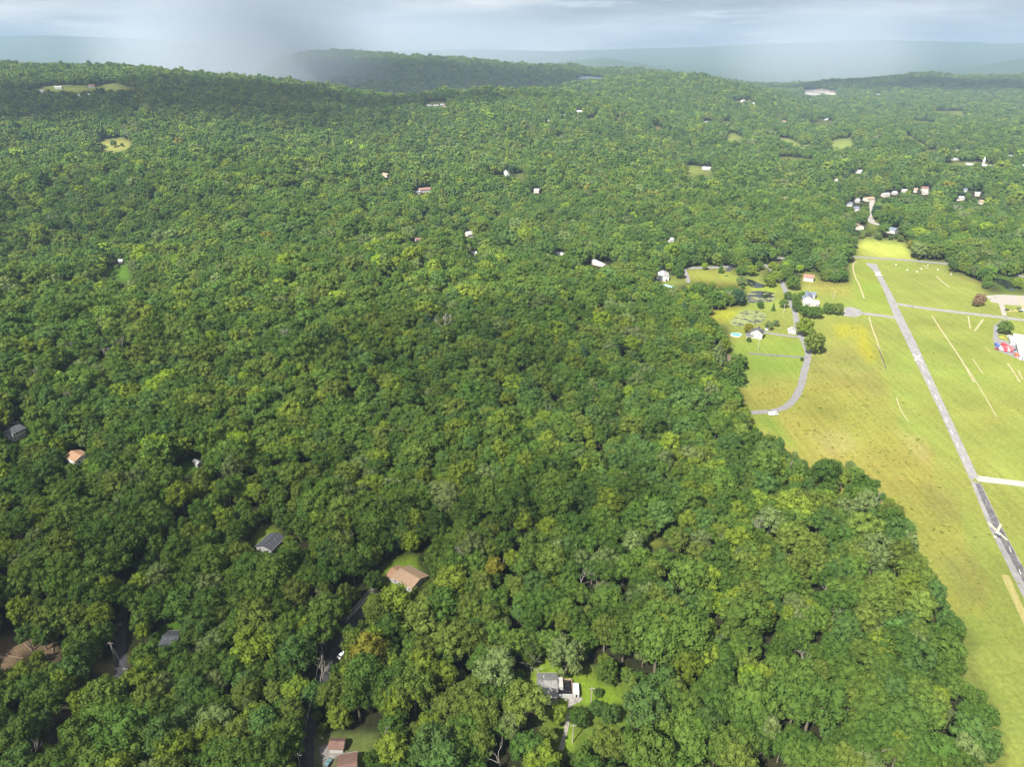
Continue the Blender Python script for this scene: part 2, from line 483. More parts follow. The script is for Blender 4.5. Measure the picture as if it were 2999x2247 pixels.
def ground_material():
    m, t, out = nodes_of('ground')
    b = t.nodes.new('ShaderNodeBsdfDiffuse')
    at_ = t.nodes.new('ShaderNodeAttribute')
    at_.attribute_name = 'tint'
    geo = t.nodes.new('ShaderNodeNewGeometry')
    l = t.links.new

    def noise(scale, detail, rough, lo, hi, stretch=None):
        mp = t.nodes.new('ShaderNodeMapping')
        if stretch:
            mp.inputs['Rotation'].default_value = (0, 0, math.radians(stretch[3]))
            mp.inputs['Scale'].default_value = stretch[:3]
        n = t.nodes.new('ShaderNodeTexNoise')
        n.inputs['Scale'].default_value = scale
        n.inputs['Detail'].default_value = detail
        n.inputs['Roughness'].default_value = rough
        r = t.nodes.new('ShaderNodeMapRange')
        r.inputs['From Min'].default_value = 0.28
        r.inputs['From Max'].default_value = 0.72
        r.inputs['To Min'].default_value = lo
        r.inputs['To Max'].default_value = hi
        l(geo.outputs['Position'], mp.inputs['Vector'])
        l(mp.outputs['Vector'], n.inputs['Vector'])
        l(n.outputs['Fac'], r.inputs['Value'])
        return r.outputs['Result'], n.outputs['Fac']
    v1, f1 = noise(0.45, 8, 0.78, 0.62, 1.36)
    v2, f2 = noise(0.018, 6, 0.65, 0.80, 1.20)
    v3, f3 = noise(0.35, 4, 0.6, 0.86, 1.14, (1.0, 0.03, 1.0, RUN_ROT))
    mu = t.nodes.new('ShaderNodeMath'); mu.operation = 'MULTIPLY'
    mu2 = t.nodes.new('ShaderNodeMath'); mu2.operation = 'MULTIPLY'
    l(v1, mu.inputs[0]); l(v2, mu.inputs[1])
    l(mu.outputs[0], mu2.inputs[0]); l(v3, mu2.inputs[1])
    sc = t.nodes.new('ShaderNodeVectorMath'); sc.operation = 'SCALE'
    l(at_.outputs['Vector'], sc.inputs[0]); l(mu2.outputs[0], sc.inputs['Scale'])
    # straw and rank green in patches
    v4, f4 = noise(0.012, 5, 0.6, 0.0, 1.0)
    hue = t.nodes.new('ShaderNodeMix'); hue.data_type = 'RGBA'
    hue.inputs['A'].default_value = (0.88, 1.04, 0.95, 1)
    hue.inputs['B'].default_value = (1.07, 0.99, 1.03, 1)
    l(v4, hue.inputs['Factor'])
    mm = t.nodes.new('ShaderNodeVectorMath'); mm.operation = 'MULTIPLY'
    l(sc.outputs['Vector'], mm.inputs[0]); l(hue.outputs['Result'], mm.inputs[1])
    l(mm.outputs['Vector'], b.inputs['Color'])
    bp = t.nodes.new('ShaderNodeBump')
    bp.inputs['Strength'].default_value = 0.5
    bp.inputs['Distance'].default_value = 0.5
    l(f1, bp.inputs['Height'])
    l(bp.outputs['Normal'], b.inputs['Normal'])
    l(b.outputs['BSDF'], out.inputs['Surface'])
    return m


_ra, _rb = plane_at(*Q1('g', 800, 200)), plane_at(*Q1('h', 1780, 945))
RUN_ROT = math.degrees(math.atan2(_ra[0] - _rb[0], _ra[1] - _rb[1]))   # turns the runway direction onto y
GROUND = ground_material()


def water_material(name, weed, weed_col=(0.16, 0.19, 0.07), base=(0.012, 0.016, 0.014)):
    m, t, out = nodes_of(name)
    b = t.nodes.new('ShaderNodeBsdfPrincipled')
    geo = t.nodes.new('ShaderNodeNewGeometry')
    n = t.nodes.new('ShaderNodeTexNoise')
    n.inputs['Scale'].default_value = 0.09
    n.inputs['Detail'].default_value = 7
    n.inputs['Roughness'].default_value = 0.68
    r = t.nodes.new('ShaderNodeMapRange')
    r.inputs['From Min'].default_value = 0.62 - weed
    r.inputs['From Max'].default_value = 0.70 - weed
    mx = t.nodes.new('ShaderNodeMix'); mx.data_type = 'RGBA'
    mx.inputs['A'].default_value = (*base, 1)
    mx.inputs['B'].default_value = (*weed_col, 1)
    rr = t.nodes.new('ShaderNodeMapRange')
    rr.inputs['To Min'].default_value = 0.06
    rr.inputs['To Max'].default_value = 0.9
    l = t.links.new
    l(geo.outputs['Position'], n.inputs['Vector'])
    l(n.outputs['Fac'], r.inputs['Value'])
    l(r.outputs['Result'], mx.inputs['Factor'])
    l(r.outputs['Result'], rr.inputs['Value'])
    l(rr.outputs['Result'], b.inputs['Roughness'])
    l(mx.outputs['Result'], b.inputs['Base Color'])
    l(b.outputs['BSDF'], out.inputs['Surface'])
    return m


# ------------------------------------------------------------------ mesh helpers
class MB:
    def __init__(s):
        s.v, s.f, s.n = [], [], 0

    def add(s, verts, faces):
        verts = np.asarray(verts, float).reshape(-1, 3)
        s.v.append(verts)
        for f in faces:
            s.f.append([i + s.n for i in f])
        s.n += len(verts)

    def box(s, x0, x1, y0, y1, z0, z1):
        s.add([(x0, y0, z0), (x1, y0, z0), (x1, y1, z0), (x0, y1, z0), (x0, y0, z1), (x1, y0, z1), (x1, y1, z1), (x0, y1, z1)],
              [(0, 3, 2, 1), (4, 5, 6, 7), (0, 1, 5, 4), (1, 2, 6, 5), (2, 3, 7, 6), (3, 0, 4, 7)])

    def tube(s, pts, radii, sides=5, cap=False):
        pts = [np.asarray(p, float) for p in pts]
        rings = []
        for i, p in enumerate(pts):
            d = pts[min(i + 1, len(pts) - 1)] - pts[max(i - 1, 0)]
            d = d / (np.linalg.norm(d) + 1e-9)
            a = np.cross(d, (0.31, 0.77, 0.55)); a /= np.linalg.norm(a) + 1e-9
            b = np.cross(d, a)
            for k in range(sides):
                an = 2 * math.pi * k / sides
                rings.append(p + radii[i] * (math.cos(an) * a + math.sin(an) * b))
        fs = []
        for i in range(len(pts) - 1):
            for k in range(sides):
                k2 = (k + 1) % sides
                fs.append((i * sides + k, i * sides + k2, (i + 1) * sides + k2, (i + 1) * sides + k))
        if cap:
            fs.append(tuple(range(len(rings) - sides, len(rings))))
        s.add(rings, fs)

    def mesh(s, name, mats):
        me = bpy.data.meshes.new(name)
        v = np.concatenate(s.v) if s.v else np.zeros((0, 3))
        me.from_pydata(v.tolist(), [], s.f)
        for m in (mats if isinstance(mats, (list, tuple)) else [mats]):
            me.materials.append(m)
        me.update()
        return me

    def build(s, name, mat, parent=None, loc=None, smooth=False):
        me = s.mesh(name, mat)
        if smooth:
            me.polygons.foreach_set('use_smooth', [True] * len(me.polygons))
        o = bpy.data.objects.new(name, me)
        COL.objects.link(o)
        if parent is not None:
            o.parent = parent
        if loc is not None:
            o.location = loc
        return o


def tag(o, label=None, cat=None, group=None, kind=None):
    if label: o['label'] = label
    if cat: o['category'] = cat
    if group: o['group'] = group
    if kind: o['kind'] = kind
    return o


def empty(name, loc, rz=0.0):
    o = bpy.data.objects.new(name, None)
    o.empty_display_size = 0.5
    o.location = loc
    o.rotation_euler = (0, 0, rz)
    COL.objects.link(o)
    return o


# ------------------------------------------------------------------ the ground sheet
def build_ground():
    na, nr = 560, 600
    ca = np.tan(np.radians(np.linspace(-52, 52, na)))
    # finer rows near the camera, one sheet out to the far ridge
    ys = np.concatenate([np.linspace(-400, 100, 14)[:-1], 100 * np.exp(np.linspace(0, math.log(62), nr)), np.linspace(6400, 20500, 60)])
    A, Yg = np.meshgrid(ca, ys)
    wide = np.maximum(Yg, 330)
    X = A * wide
    H = height(X, Yg)
    H = np.where(Yg > 19000, H - (Yg - 19000) * 0.2, H)
    px, py = project(X, np.maximum(Yg, 2.0), H)
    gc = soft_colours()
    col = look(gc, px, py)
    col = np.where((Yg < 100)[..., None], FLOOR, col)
    far = np.clip((Yg - 5600) / 500, 0, 1)[..., None]
    canopy = np.array([0.040, 0.062, 0.028])
    col = col * (1 - far) + canopy * far
    nrow, ncol = X.shape
    verts = np.stack([X, Yg, H], -1).reshape(-1, 3)
    idx = np.arange(nrow * ncol).reshape(nrow, ncol)
    quads = np.stack([idx[:-1, :-1], idx[:-1, 1:], idx[1:, 1:], idx[1:, :-1]], -1).reshape(-1, 4)
    me = bpy.data.meshes.new('ground')
    me.vertices.add(len(verts))
    me.vertices.foreach_set('co', verts.ravel())
    me.loops.add(quads.size)
    me.loops.foreach_set('vertex_index', quads.ravel())
    me.polygons.add(len(quads))
    me.polygons.foreach_set('loop_start', np.arange(0, quads.size, 4))
    me.polygons.foreach_set('loop_total', np.full(len(quads), 4))
    me.polygons.foreach_set('use_smooth', np.ones(len(quads), bool))
    me.update(calc_edges=True)
    a = me.attributes.new('tint', 'FLOAT_VECTOR', 'POINT')
    a.data.foreach_set('vector', col.reshape(-1, 3).astype(np.float32).ravel())
    me.materials.append(GROUND)
    o = bpy.data.objects.new('ground', me)
    COL.objects.link(o)
    tag(o, kind='structure')
    return o


# ------------------------------------------------------------------ strips and sheets on the ground
def strip_mesh(pts, width, lift, step=6.0):
    """a ribbon of ground that follows the terrain; pts in world metres"""
    P = [np.array(p[:2], float) for p in pts]
    line = [P[0]]
    for a, b in zip(P[:-1], P[1:]):
        n = max(1, int(np.linalg.norm(b - a) / step))
        for i in range(1, n + 1):
            line.append(a + (b - a) * i / n)
    line = np.array(line)
    # smooth the corners
    for _ in range(3):
        line[1:-1] = 0.25 * line[:-2] + 0.5 * line[1:-1] + 0.25 * line[2:]
    d = np.gradient(line, axis=0)
    d /= np.linalg.norm(d, axis=1)[:, None] + 1e-9
    nrm = np.stack([-d[:, 1], d[:, 0]], 1)
    wv = width * (1 + 0.06 * np.sin(np.arange(len(line)) * 1.7))[:, None]
    l, r = line + nrm * wv / 2, line - nrm * wv / 2
    zl, zr = height(l[:, 0], l[:, 1]), height(r[:, 0], r[:, 1])
    v = []
    for i in range(len(line)):
        v.append((l[i, 0], l[i, 1], zl[i] + lift)); v.append((r[i, 0], r[i, 1], zr[i] + lift))
    f = [(2 * i, 2 * i + 1, 2 * i + 3, 2 * i + 2) for i in range(len(line) - 1)]
    return v, f


def strip(name, key, pts, width, mat, lift=0.12, kind='structure', parent=None):
    w = [at(*p) for p in Q(key, pts)] if key else pts
    v, f = strip_mesh(w, width, lift)
    mb = MB(); mb.add(v, f)
    o = mb.build(name, mat, parent)
    if parent is None:
        tag(o, kind=kind)
    return o


def sheet(name, key, pts, mat, lift=0.1, kind='structure', wob=0.0, parent=None):
    """a flat patch (pond, parking lot, pad) with a slightly uneven rim"""
    w = np.array([at(*p) for p in Q(key, pts)])
    # densify
    out = []
    for i in range(len(w)):
        a, b = w[i], w[(i + 1) % len(w)]
        n = max(1, int(np.linalg.norm(b - a) / 5.0))
        for k in range(n):
            out.append(a + (b - a) * k / n)
    out = np.array(out)
    if wob:
        for _ in range(2):
            out = 0.25 * np.roll(out, 1, 0) + 0.5 * out + 0.25 * np.roll(out, -1, 0)
        out[:, :2] += rng.normal(0, wob, (len(out), 2))
    z = height(out[:, 0], out[:, 1])
    zz = np.full(len(out), z.mean() + lift) if wob else z + lift
    c = out[:, :2].mean(0)
    v = [(x, y, k) for (x, y), k in zip(out[:, :2], zz)]
    mb = MB()
    mb.add(v, [tuple(range(len(v)))])
    o = mb.build(name, mat, parent)
    if parent is None:
        tag(o, kind=kind)
    return o


def edge_sheet(name, key, left, right, mat, lift, parent=None):
    """a long pavement between two traced edges"""
    lw = [at(*p) for p in Q(key, left)]; rw = [at(*p) for p in Q(key, right)]

    def dens(w, n):
        w = np.array(w); s = np.concatenate([[0], np.cumsum(np.linalg.norm(np.diff(w[:, :2], axis=0), axis=1))])
        t = np.linspace(0, s[-1], n)
        return np.stack([np.interp(t, s, w[:, k]) for k in range(2)], 1)
    n = 90
    a, b = dens(lw, n), dens(rw, n)
    v = []
    for i in range(n):
        v.append((*a[i], gz(*a[i]) + lift)); v.append((*b[i], gz(*b[i]) + lift))
    mb = MB(); mb.add(v, [(2 * i, 2 * i + 1, 2 * i + 3, 2 * i + 2) for i in range(n - 1)])
    o = mb.build(name, mat, parent)
    if parent is None:
        tag(o, kind='structure')
    return o, a, b


build_ground()

def cracked(name, col, crack=0.35):
    m, t, out = nodes_of(name)
    b = t.nodes.new('ShaderNodeBsdfPrincipled'); b.inputs['Roughness'].default_value = 0.9; b.inputs['Specular IOR Level'].default_value = 0.15
    g = t.nodes.new('ShaderNodeNewGeometry')
    n1 = t.nodes.new('ShaderNodeTexNoise'); n1.inputs['Scale'].default_value = 0.16; n1.inputs['Detail'].default_value = 8; n1.inputs['Roughness'].default_value = 0.72
    r1 = t.nodes.new('ShaderNodeMapRange'); r1.inputs['From Min'].default_value = 0.3; r1.inputs['From Max'].default_value = 0.7; r1.inputs['To Min'].default_value = 0.78; r1.inputs['To Max'].default_value = 1.16
    vo = t.nodes.new('ShaderNodeTexVoronoi'); vo.feature = 'DISTANCE_TO_EDGE'; vo.inputs['Scale'].default_value = 0.16
    r2 = t.nodes.new('ShaderNodeMapRange'); r2.inputs['From Max'].default_value = 0.05; r2.inputs['To Min'].default_value = crack; r2.inputs['To Max'].default_value = 1.0
    mp = t.nodes.new('ShaderNodeMapping'); mp.inputs['Rotation'].default_value = (0, 0, math.radians(RUN_ROT)); mp.inputs['Scale'].default_value = (0.9, 0.012, 1)
    n2 = t.nodes.new('ShaderNodeTexNoise'); n2.inputs['Scale'].default_value = 1.0; n2.inputs['Detail'].default_value = 3
    r3 = t.nodes.new('ShaderNodeMapRange'); r3.inputs['From Min'].default_value = 0.3; r3.inputs['From Max'].default_value = 0.7; r3.inputs['To Min'].default_value = 0.82; r3.inputs['To Max'].default_value = 1.12
    a1 = t.nodes.new('ShaderNodeMath'); a1.operation = 'MULTIPLY'; a2 = t.nodes.new('ShaderNodeMath'); a2.operation = 'MULTIPLY'
    sc = t.nodes.new('ShaderNodeVectorMath'); sc.operation = 'SCALE'; sc.inputs[0].default_value = col
    l = t.links.new
    l(g.outputs['Position'], n1.inputs['Vector']); l(g.outputs['Position'], vo.inputs['Vector']); l(g.outputs['Position'], mp.inputs['Vector']); l(mp.outputs['Vector'], n2.inputs['Vector'])
    l(n1.outputs['Fac'], r1.inputs['Value']); l(vo.outputs['Distance'], r2.inputs['Value']); l(n2.outputs['Fac'], r3.inputs['Value'])
    l(r1.outputs['Result'], a1.inputs[0]); l(r2.outputs['Result'], a1.inputs[1]); l(a1.outputs[0], a2.inputs[0]); l(r3.outputs['Result'], a2.inputs[1])
    l(a2.outputs[0], sc.inputs['Scale']); l(sc.outputs['Vector'], b.inputs['Base Color']); l(b.outputs['BSDF'], out.inputs['Surface'])
    return m


M_RUNWAY = cracked('runway_asphalt', (0.205, 0.196, 0.196), 0.75)
M_OLDTAR = cracked('dark_asphalt', (0.085, 0.083, 0.085), 1.9)
M_ROAD = paint('road_asphalt', (0.165, 0.16, 0.16), 0.9, 0.15, 0.4)
M_LANE = paint('forest_road_asphalt', (0.045, 0.045, 0.05), 0.85, 0.2, 0.5)
M_GRAVEL = paint('gravel', (0.25, 0.23, 0.205), 0.95, 0.22, 0.8)
M_TRACK = paint('bare_track', (0.28, 0.245, 0.14), 0.95, 0.2, 0.7)
M_MARK = paint('marking_paint', (0.42, 0.38, 0.25), 0.8, 0.15, 1.2)
M_MARKW = paint('white_marking_paint', (0.40, 0.385, 0.34), 0.8, 0.15, 1.2)

# runway: the far two thirds in pale old asphalt, the near end dark with a pale left strip
rw_l = Q('g', [(738, 158), (820, 235), (905, 400), (1010, 660)]) + Q('h', [(1310, 0), (1535, 470), (1755, 965)])
rw_r = Q('g', [(842, 165), (885, 255), (985, 440), (1090, 660)]) + Q('h', [(1375, 0), (1590, 470), (1812, 945)])
Z['z'] = (0, 0, 1)
runway, _a, _b = edge_sheet('runway', 'z', rw_l, rw_r, M_RUNWAY, 0.05)
rd_l = Q('h', [(1755, 966), (1885, 1290), (2065, 1660), (2200, 1930)])
rd_r = Q('h', [(1828, 985), (1975, 1290), (2140, 1600), (2290, 1880)])
near_end, na_, nb_ = edge_sheet('runway_end', 'z', rd_l, rd_r, M_RUNWAY, 0.055)
rt_l = Q('h', [(1788, 985), (1918, 1290), (2085, 1600), (2240, 1880)])
edge_sheet('tarred_strip', 'z', rt_l, [(x - 2, y) for x, y in rd_r], M_OLDTAR, 0.075, near_end)


def flat_mark(name, key, p0, p1, width, mat, parent, lift=0.1):
    a, b = at(*Q1(key, *p0)), at(*Q1(key, *p1))
    d = (b - a)[:2]; d /= np.linalg.norm(d)
    n = np.array([-d[1], d[0]]) * width / 2
    v = [(a[0] + n[0], a[1] + n[1], a[2] + lift), (a[0] - n[0], a[1] - n[1], a[2] + lift), (b[0] - n[0], b[1] - n[1], b[2] + lift), (b[0] + n[0], b[1] + n[1], b[2] + lift)]
    mb = MB(); mb.add(v, [(0, 1, 2, 3)])
    return mb.build(name, mat, parent)


flat_mark('painted_cross_arm', 'h', (1878, 1258), (2012, 1382), 1.15, M_MARK, near_end, 0.11)
flat_mark('painted_cross_arm', 'h', (1968, 1270), (1924, 1362), 1.15, M_MARK, near_end, 0.125)
flat_mark('painted_cross_arm', 'g', (1180, 1003), (1276, 1078), 1.2, M_MARKW, runway, 0.09)
flat_mark('painted_cross_arm', 'g', (1252, 1010), (1200, 1066), 1.2, M_MARKW, runway, 0.105)
flat_mark('painted_cross_arm', 'g', (828, 238), (890, 275), 2.2, M_MARKW, runway, 0.09)
flat_mark('painted_cross_arm', 'g', (880, 240), (838, 274), 2.2, M_MARKW, runway, 0.105)
for (x, y) in [(1395, 115), (1425, 185), (1470, 285), (1517, 388), (1551, 462), (1589, 545), (1627, 630), (1665, 720), (1710, 817)]:
    flat_mark('centre_dash', 'h', (x - 6, y - 15), (x + 7, y + 17), 0.55, M_MARKW, runway, 0.09)
for (x, y) in [(2032, 1445), (2100, 1600)]:
    flat_mark('centre_dash', 'h', (x - 7, y - 18), (x + 8, y + 20), 0.4, M_MARKW, near_end, 0.11)

strip('taxiway', 'g', [(1015, 535), (1100, 550), (1300, 580), (1700, 628), (2000, 662), (2212, 690), (2500, 725)], 8.0, M_RUNWAY, 0.03)
strip('taxiway', 'g', [(690, 622), (850, 642), (1025, 668)], 7.5, M_RUNWAY, 0.03)
strip('taxiway', 'h', [(1795, 950), (1850, 958), (1950, 968), (2128, 992), (2350, 1020)], 7.0, paint('pale_concrete', (0.27, 0.26, 0.24), 0.9, 0.1, 0.5), 0.03)
sheet('apron', 'g', [(545, 575), (600, 565), (700, 595), (705, 640), (640, 662), (540, 650)], M_RUNWAY, 0.02)
sheet('apron', 'g', [(1858, 462), (2000, 452), (2212, 462), (2400, 480), (2400, 575), (2212, 556), (2030, 544), (2052, 645), (2012, 652), (1978, 535), (1910, 522)], M_GRAVEL, 0.02)
sheet('yard_pavement', 'g', [(1930, 742), (1990, 702), (2050, 682), (2062, 690), (2012, 742), (1972, 800), (1974, 858), (2100, 895), (2212, 870), (2400, 900), (2400, 1110), (2212, 1068), (2150, 1045), (1940, 962), (1925, 860)], M_ROAD, 0.02)

strip('main_road', 'z', Q('f', [(-300, 360), (140, 348), (430, 352), (640, 350), (930, 340), (1080, 305), (1300, 268), (1470, 245), (1700, 226)]) + Q('g', [(140, 108), (580, 102), (900, 118), (1200, 140), (1520, 168), (1720, 195), (1940, 232), (2212, 285), (2500, 350)]), 8.5, M_ROAD, 0.10)
strip('farm_drive', 'z', Q('f', [(1290, 270), (1450, 330), (1600, 505), (1650, 600), (1668, 655), (1705, 740), (1720, 800), (1770, 860), (1792, 1000), (1805, 1100), (1842, 1185), (1892, 1265), (1935, 1350), (1932, 1450), (1902, 1560)]) + Q('h', [(595, 236), (600, 262), (562, 360), (512, 438), (450, 480), (380, 494), (215, 494), (120, 500)]), 5.5, M_ROAD, 0.13)
strip('farm_drive', 'f', [(1838, 1190), (1700, 1186), (1560, 1165), (1440, 1148), (1395, 1128)], 4.5, M_ROAD, 0.16)
strip('farm_drive', 'f', [(1925, 1440), (1800, 1434), (1500, 1412), (1220, 1392)], 3.6, paint('grey_drive', (0.12, 0.12, 0.115), 0.9, 0.2, 0.5), 0.15)
strip('farm_drive', 'f', [(428, 345), (445, 400), (470, 460), (482, 535)], 4.5, M_ROAD, 0.15)
strip('farm_drive', 'f', [(1010, 330), (985, 365), (950, 392)], 6.5, M_LANE, 0.15)
strip('town_street', 'e', [(885, 662), (820, 650), (795, 640), (790, 600), (798, 520), (806, 440), (815, 380)], 9.0, M_GRAVEL, 0.2)

for pts, k, wd in [([(660, 140), (632, 158), (624, 200), (648, 290), (690, 370), (730, 490)], 'g', 1.8), ([(775, 655), (800, 750), (850, 880), (900, 1050), (930, 1140)], 'g', 1.5),
                   ([(1360, 650), (1430, 760), (1560, 950), (1640, 1070), (1750, 1266)], 'g', 1.6), ([(1722, 165), (1790, 270), (1880, 420), (1940, 530)], 'h', 1.0),
                   ([(1110, 20), (1140, 100), (1170, 190)], 'h', 0.9), ([(1245, 390), (1270, 480), (1330, 560)], 'h', 0.9), ([(1400, 280), (1450, 330), (1520, 385)], 'g', 2.0),
                   ([(1695, 650), (1715, 770)], 'g', 1.6), ([(1835, 680), (1755, 790)], 'g', 2.0), ([(1735, 1045), (1780, 1110), (1830, 1185)], 'g', 1.0), ([(2060, 1090), (2110, 1160), (2175, 1266)], 'g', 1.5),
                   ([(1850, 935), (1905, 985)], 'g', 0.9), ([(2155, 1150), (2200, 1240)], 'g', 1.3), ([(1275, 180), (1330, 215)], 'g', 1.6), ([(2200, 640), (2300, 900), (2450, 1200)], 'q', 2.0)]:
    strip('dirt_track', k, pts, wd * 0.8, M_TRACK, 0.06)
strip('dirt_track', 'm', [(985, 880), (955, 1000), (960, 1080), (920, 1180), (890, 1290)], 1.6, M_GRAVEL, 0.10)
sheet('gravel_patch', 'm', [(935, 740), (1000, 705), (1090, 700), (1135, 735), (1100, 765), (1020, 800), (990, 840), (960, 820), (980, 770)], M_GRAVEL, 0.10)
sheet('gravel_patch', 'l', [(560, 1430), (640, 1390), (760, 1420), (840, 1500), (720, 1580), (600, 1620)], paint('grey_gravel', (0.19, 0.175, 0.16), 0.95, 0.2, 0.8), 0.10)
strip('grass_overrun', 'n', [(2090, 190), (2130, 290), (2200, 430), (2290, 620)], 3.5, paint('dry_grass', (0.24, 0.215, 0.08), 0.95, 0.15, 0.8), 0.05)

# forest road through the near wood
ROAD_W = [at(*p) for p in Q('l', [(390, 1800), (400, 1600), (430, 1200), (440, 900)])] + [at(*p) for p in Q('k', [(1100, 1530), (1230, 1280), (1330, 1120), (1500, 960)])]
LANE2 = [at(*p) for p in Q('j', [(985, 960), (985, 800), (960, 560), (1000, 380), (1080, 200)])] + [at(*p) for p in Q('i', [(1960, 1000), (2100, 900)])]
strip('forest_road', None, ROAD_W, 5.6, M_LANE, 0.14)
strip('forest_road', None, LANE2, 5.0, M_LANE, 0.14)

# ponds
POND = water_material('pond_water', 0.20, (0.15, 0.17, 0.055))
POND2 = water_material('weedy_pond_water', 0.12, (0.17, 0.17, 0.07))
sheet('pond', 'f', [(980, 1000), (1060, 940), (1090, 880), (1200, 862), (1330, 868), (1420, 890), (1450, 930), (1420, 980), (1340, 1040), (1290, 1040), (1180, 1050), (1050, 1062), (985, 1055)], POND, 0.08, wob=0.5)
sheet('pond', 'f', [(1200, 645), (1300, 625), (1440, 640), (1540, 650), (1530, 720), (1500, 770), (1350, 760), (1220, 785), (1195, 740)], POND2, 0.08, wob=0.5)
sheet('pond', 'f', [(1195, 470), (1230, 490), (1330, 530), (1450, 570), (1380, 600), (1300, 600), (1220, 590), (1190, 560)], water_material('clear_pond_water', 0.0), 0.08, wob=0.4)
sheet('pond', 'f', [(880, 435), (940, 440), (1000, 452), (985, 465), (900, 458)], MAT.get('x') or water_material('brook_water', 0.02), 0.08, wob=0.3)
sheet('pond', 'g', [(1930, 292), (2010, 300), (2090, 330), (2112, 370), (2125, 420), (2080, 425), (2020, 372), (1950, 350)], water_material('dark_pond_water', -0.1), 0.08, wob=0.4)
lake = water_material('lake_water', -0.2, base=(0.10, 0.13, 0.17))
sheet('lake', 'b', [(1512, 503), (1570, 493), (1640, 497), (1695, 503), (1680, 515), (1540, 512)], lake, 3.0)

# ------------------------------------------------------------------ houses
OPEN_BOXES = []
M_GLASS = paint('window_glass', (0.03, 0.035, 0.045), 0.15, 0.1, 0.5, spec=0.6)
M_WHITE = paint('white_siding', (0.38, 0.37, 0.355), 0.7, 0.05, 1.0)
M_CREAM = paint('cream_siding', (0.44, 0.405, 0.34), 0.7, 0.06, 1.0)
M_TRIM = paint('white_trim', (0.52, 0.51, 0.49), 0.6, 0.04, 1.0)
M_BRICKC = paint('brown_siding', (0.30, 0.19, 0.13), 0.8, 0.1, 1.0)
M_WOOD = paint('deck_wood', (0.34, 0.24, 0.16), 0.85, 0.15, 1.0)
ROOFS = dict(dark=paint('charcoal_shingle', (0.065, 0.068, 0.078), 0.9, 0.2, 1.3), grey=paint('grey_shingle', (0.15, 0.147, 0.145), 0.9, 0.18, 0.8),
             tan=paint('tan_shingle', (0.27, 0.185, 0.12), 0.9, 0.1, 1.1), orange=paint('orange_shingle', (0.27, 0.165, 0.10), 0.9, 0.1, 1.1),
             brown=paint('brown_shingle', (0.15, 0.09, 0.072), 0.9, 0.15, 1.1), white=paint('white_metal_roof', (0.38, 0.38, 0.38), 0.5, 0.06, 0.7),
             red=paint('red_brown_roof', (0.21, 0.115, 0.09), 0.9, 0.15, 1.1), pale=paint('pale_grey_roof', (0.27, 0.265, 0.26), 0.85, 0.1, 0.9), blue=paint('slate_blue_roof', (0.11, 0.13, 0.17), 0.8, 0.15, 0.9))


def gable_roof(mb, L_, Wd, z0, rh, over=0.5, thick=0.22):
    """a gable roof of two slabs with thickness, ridge along x"""
    x = L_ / 2 + over
    y = Wd / 2 + over
    drop = rh * over / (Wd / 2)
    for s in (1, -1):
        e0 = (s * y, z0 - drop); e1 = (0.0, z0 + rh)
        t = thick
        v = [(-x, e0[0], e0[1]), (x, e0[0], e0[1]), (x, e1[0], e1[1]), (-x, e1[0], e1[1]),
             (-x, e0[0], e0[1] + t), (x, e0[0], e0[1] + t), (x, e1[0], e1[1] + t), (-x, e1[0], e1[1] + t)]
        mb.add(v, [(0, 3, 2, 1), (4, 5, 6, 7), (0, 1, 5, 4), (1, 2, 6, 5), (2, 3, 7, 6), (3, 0, 4, 7)])


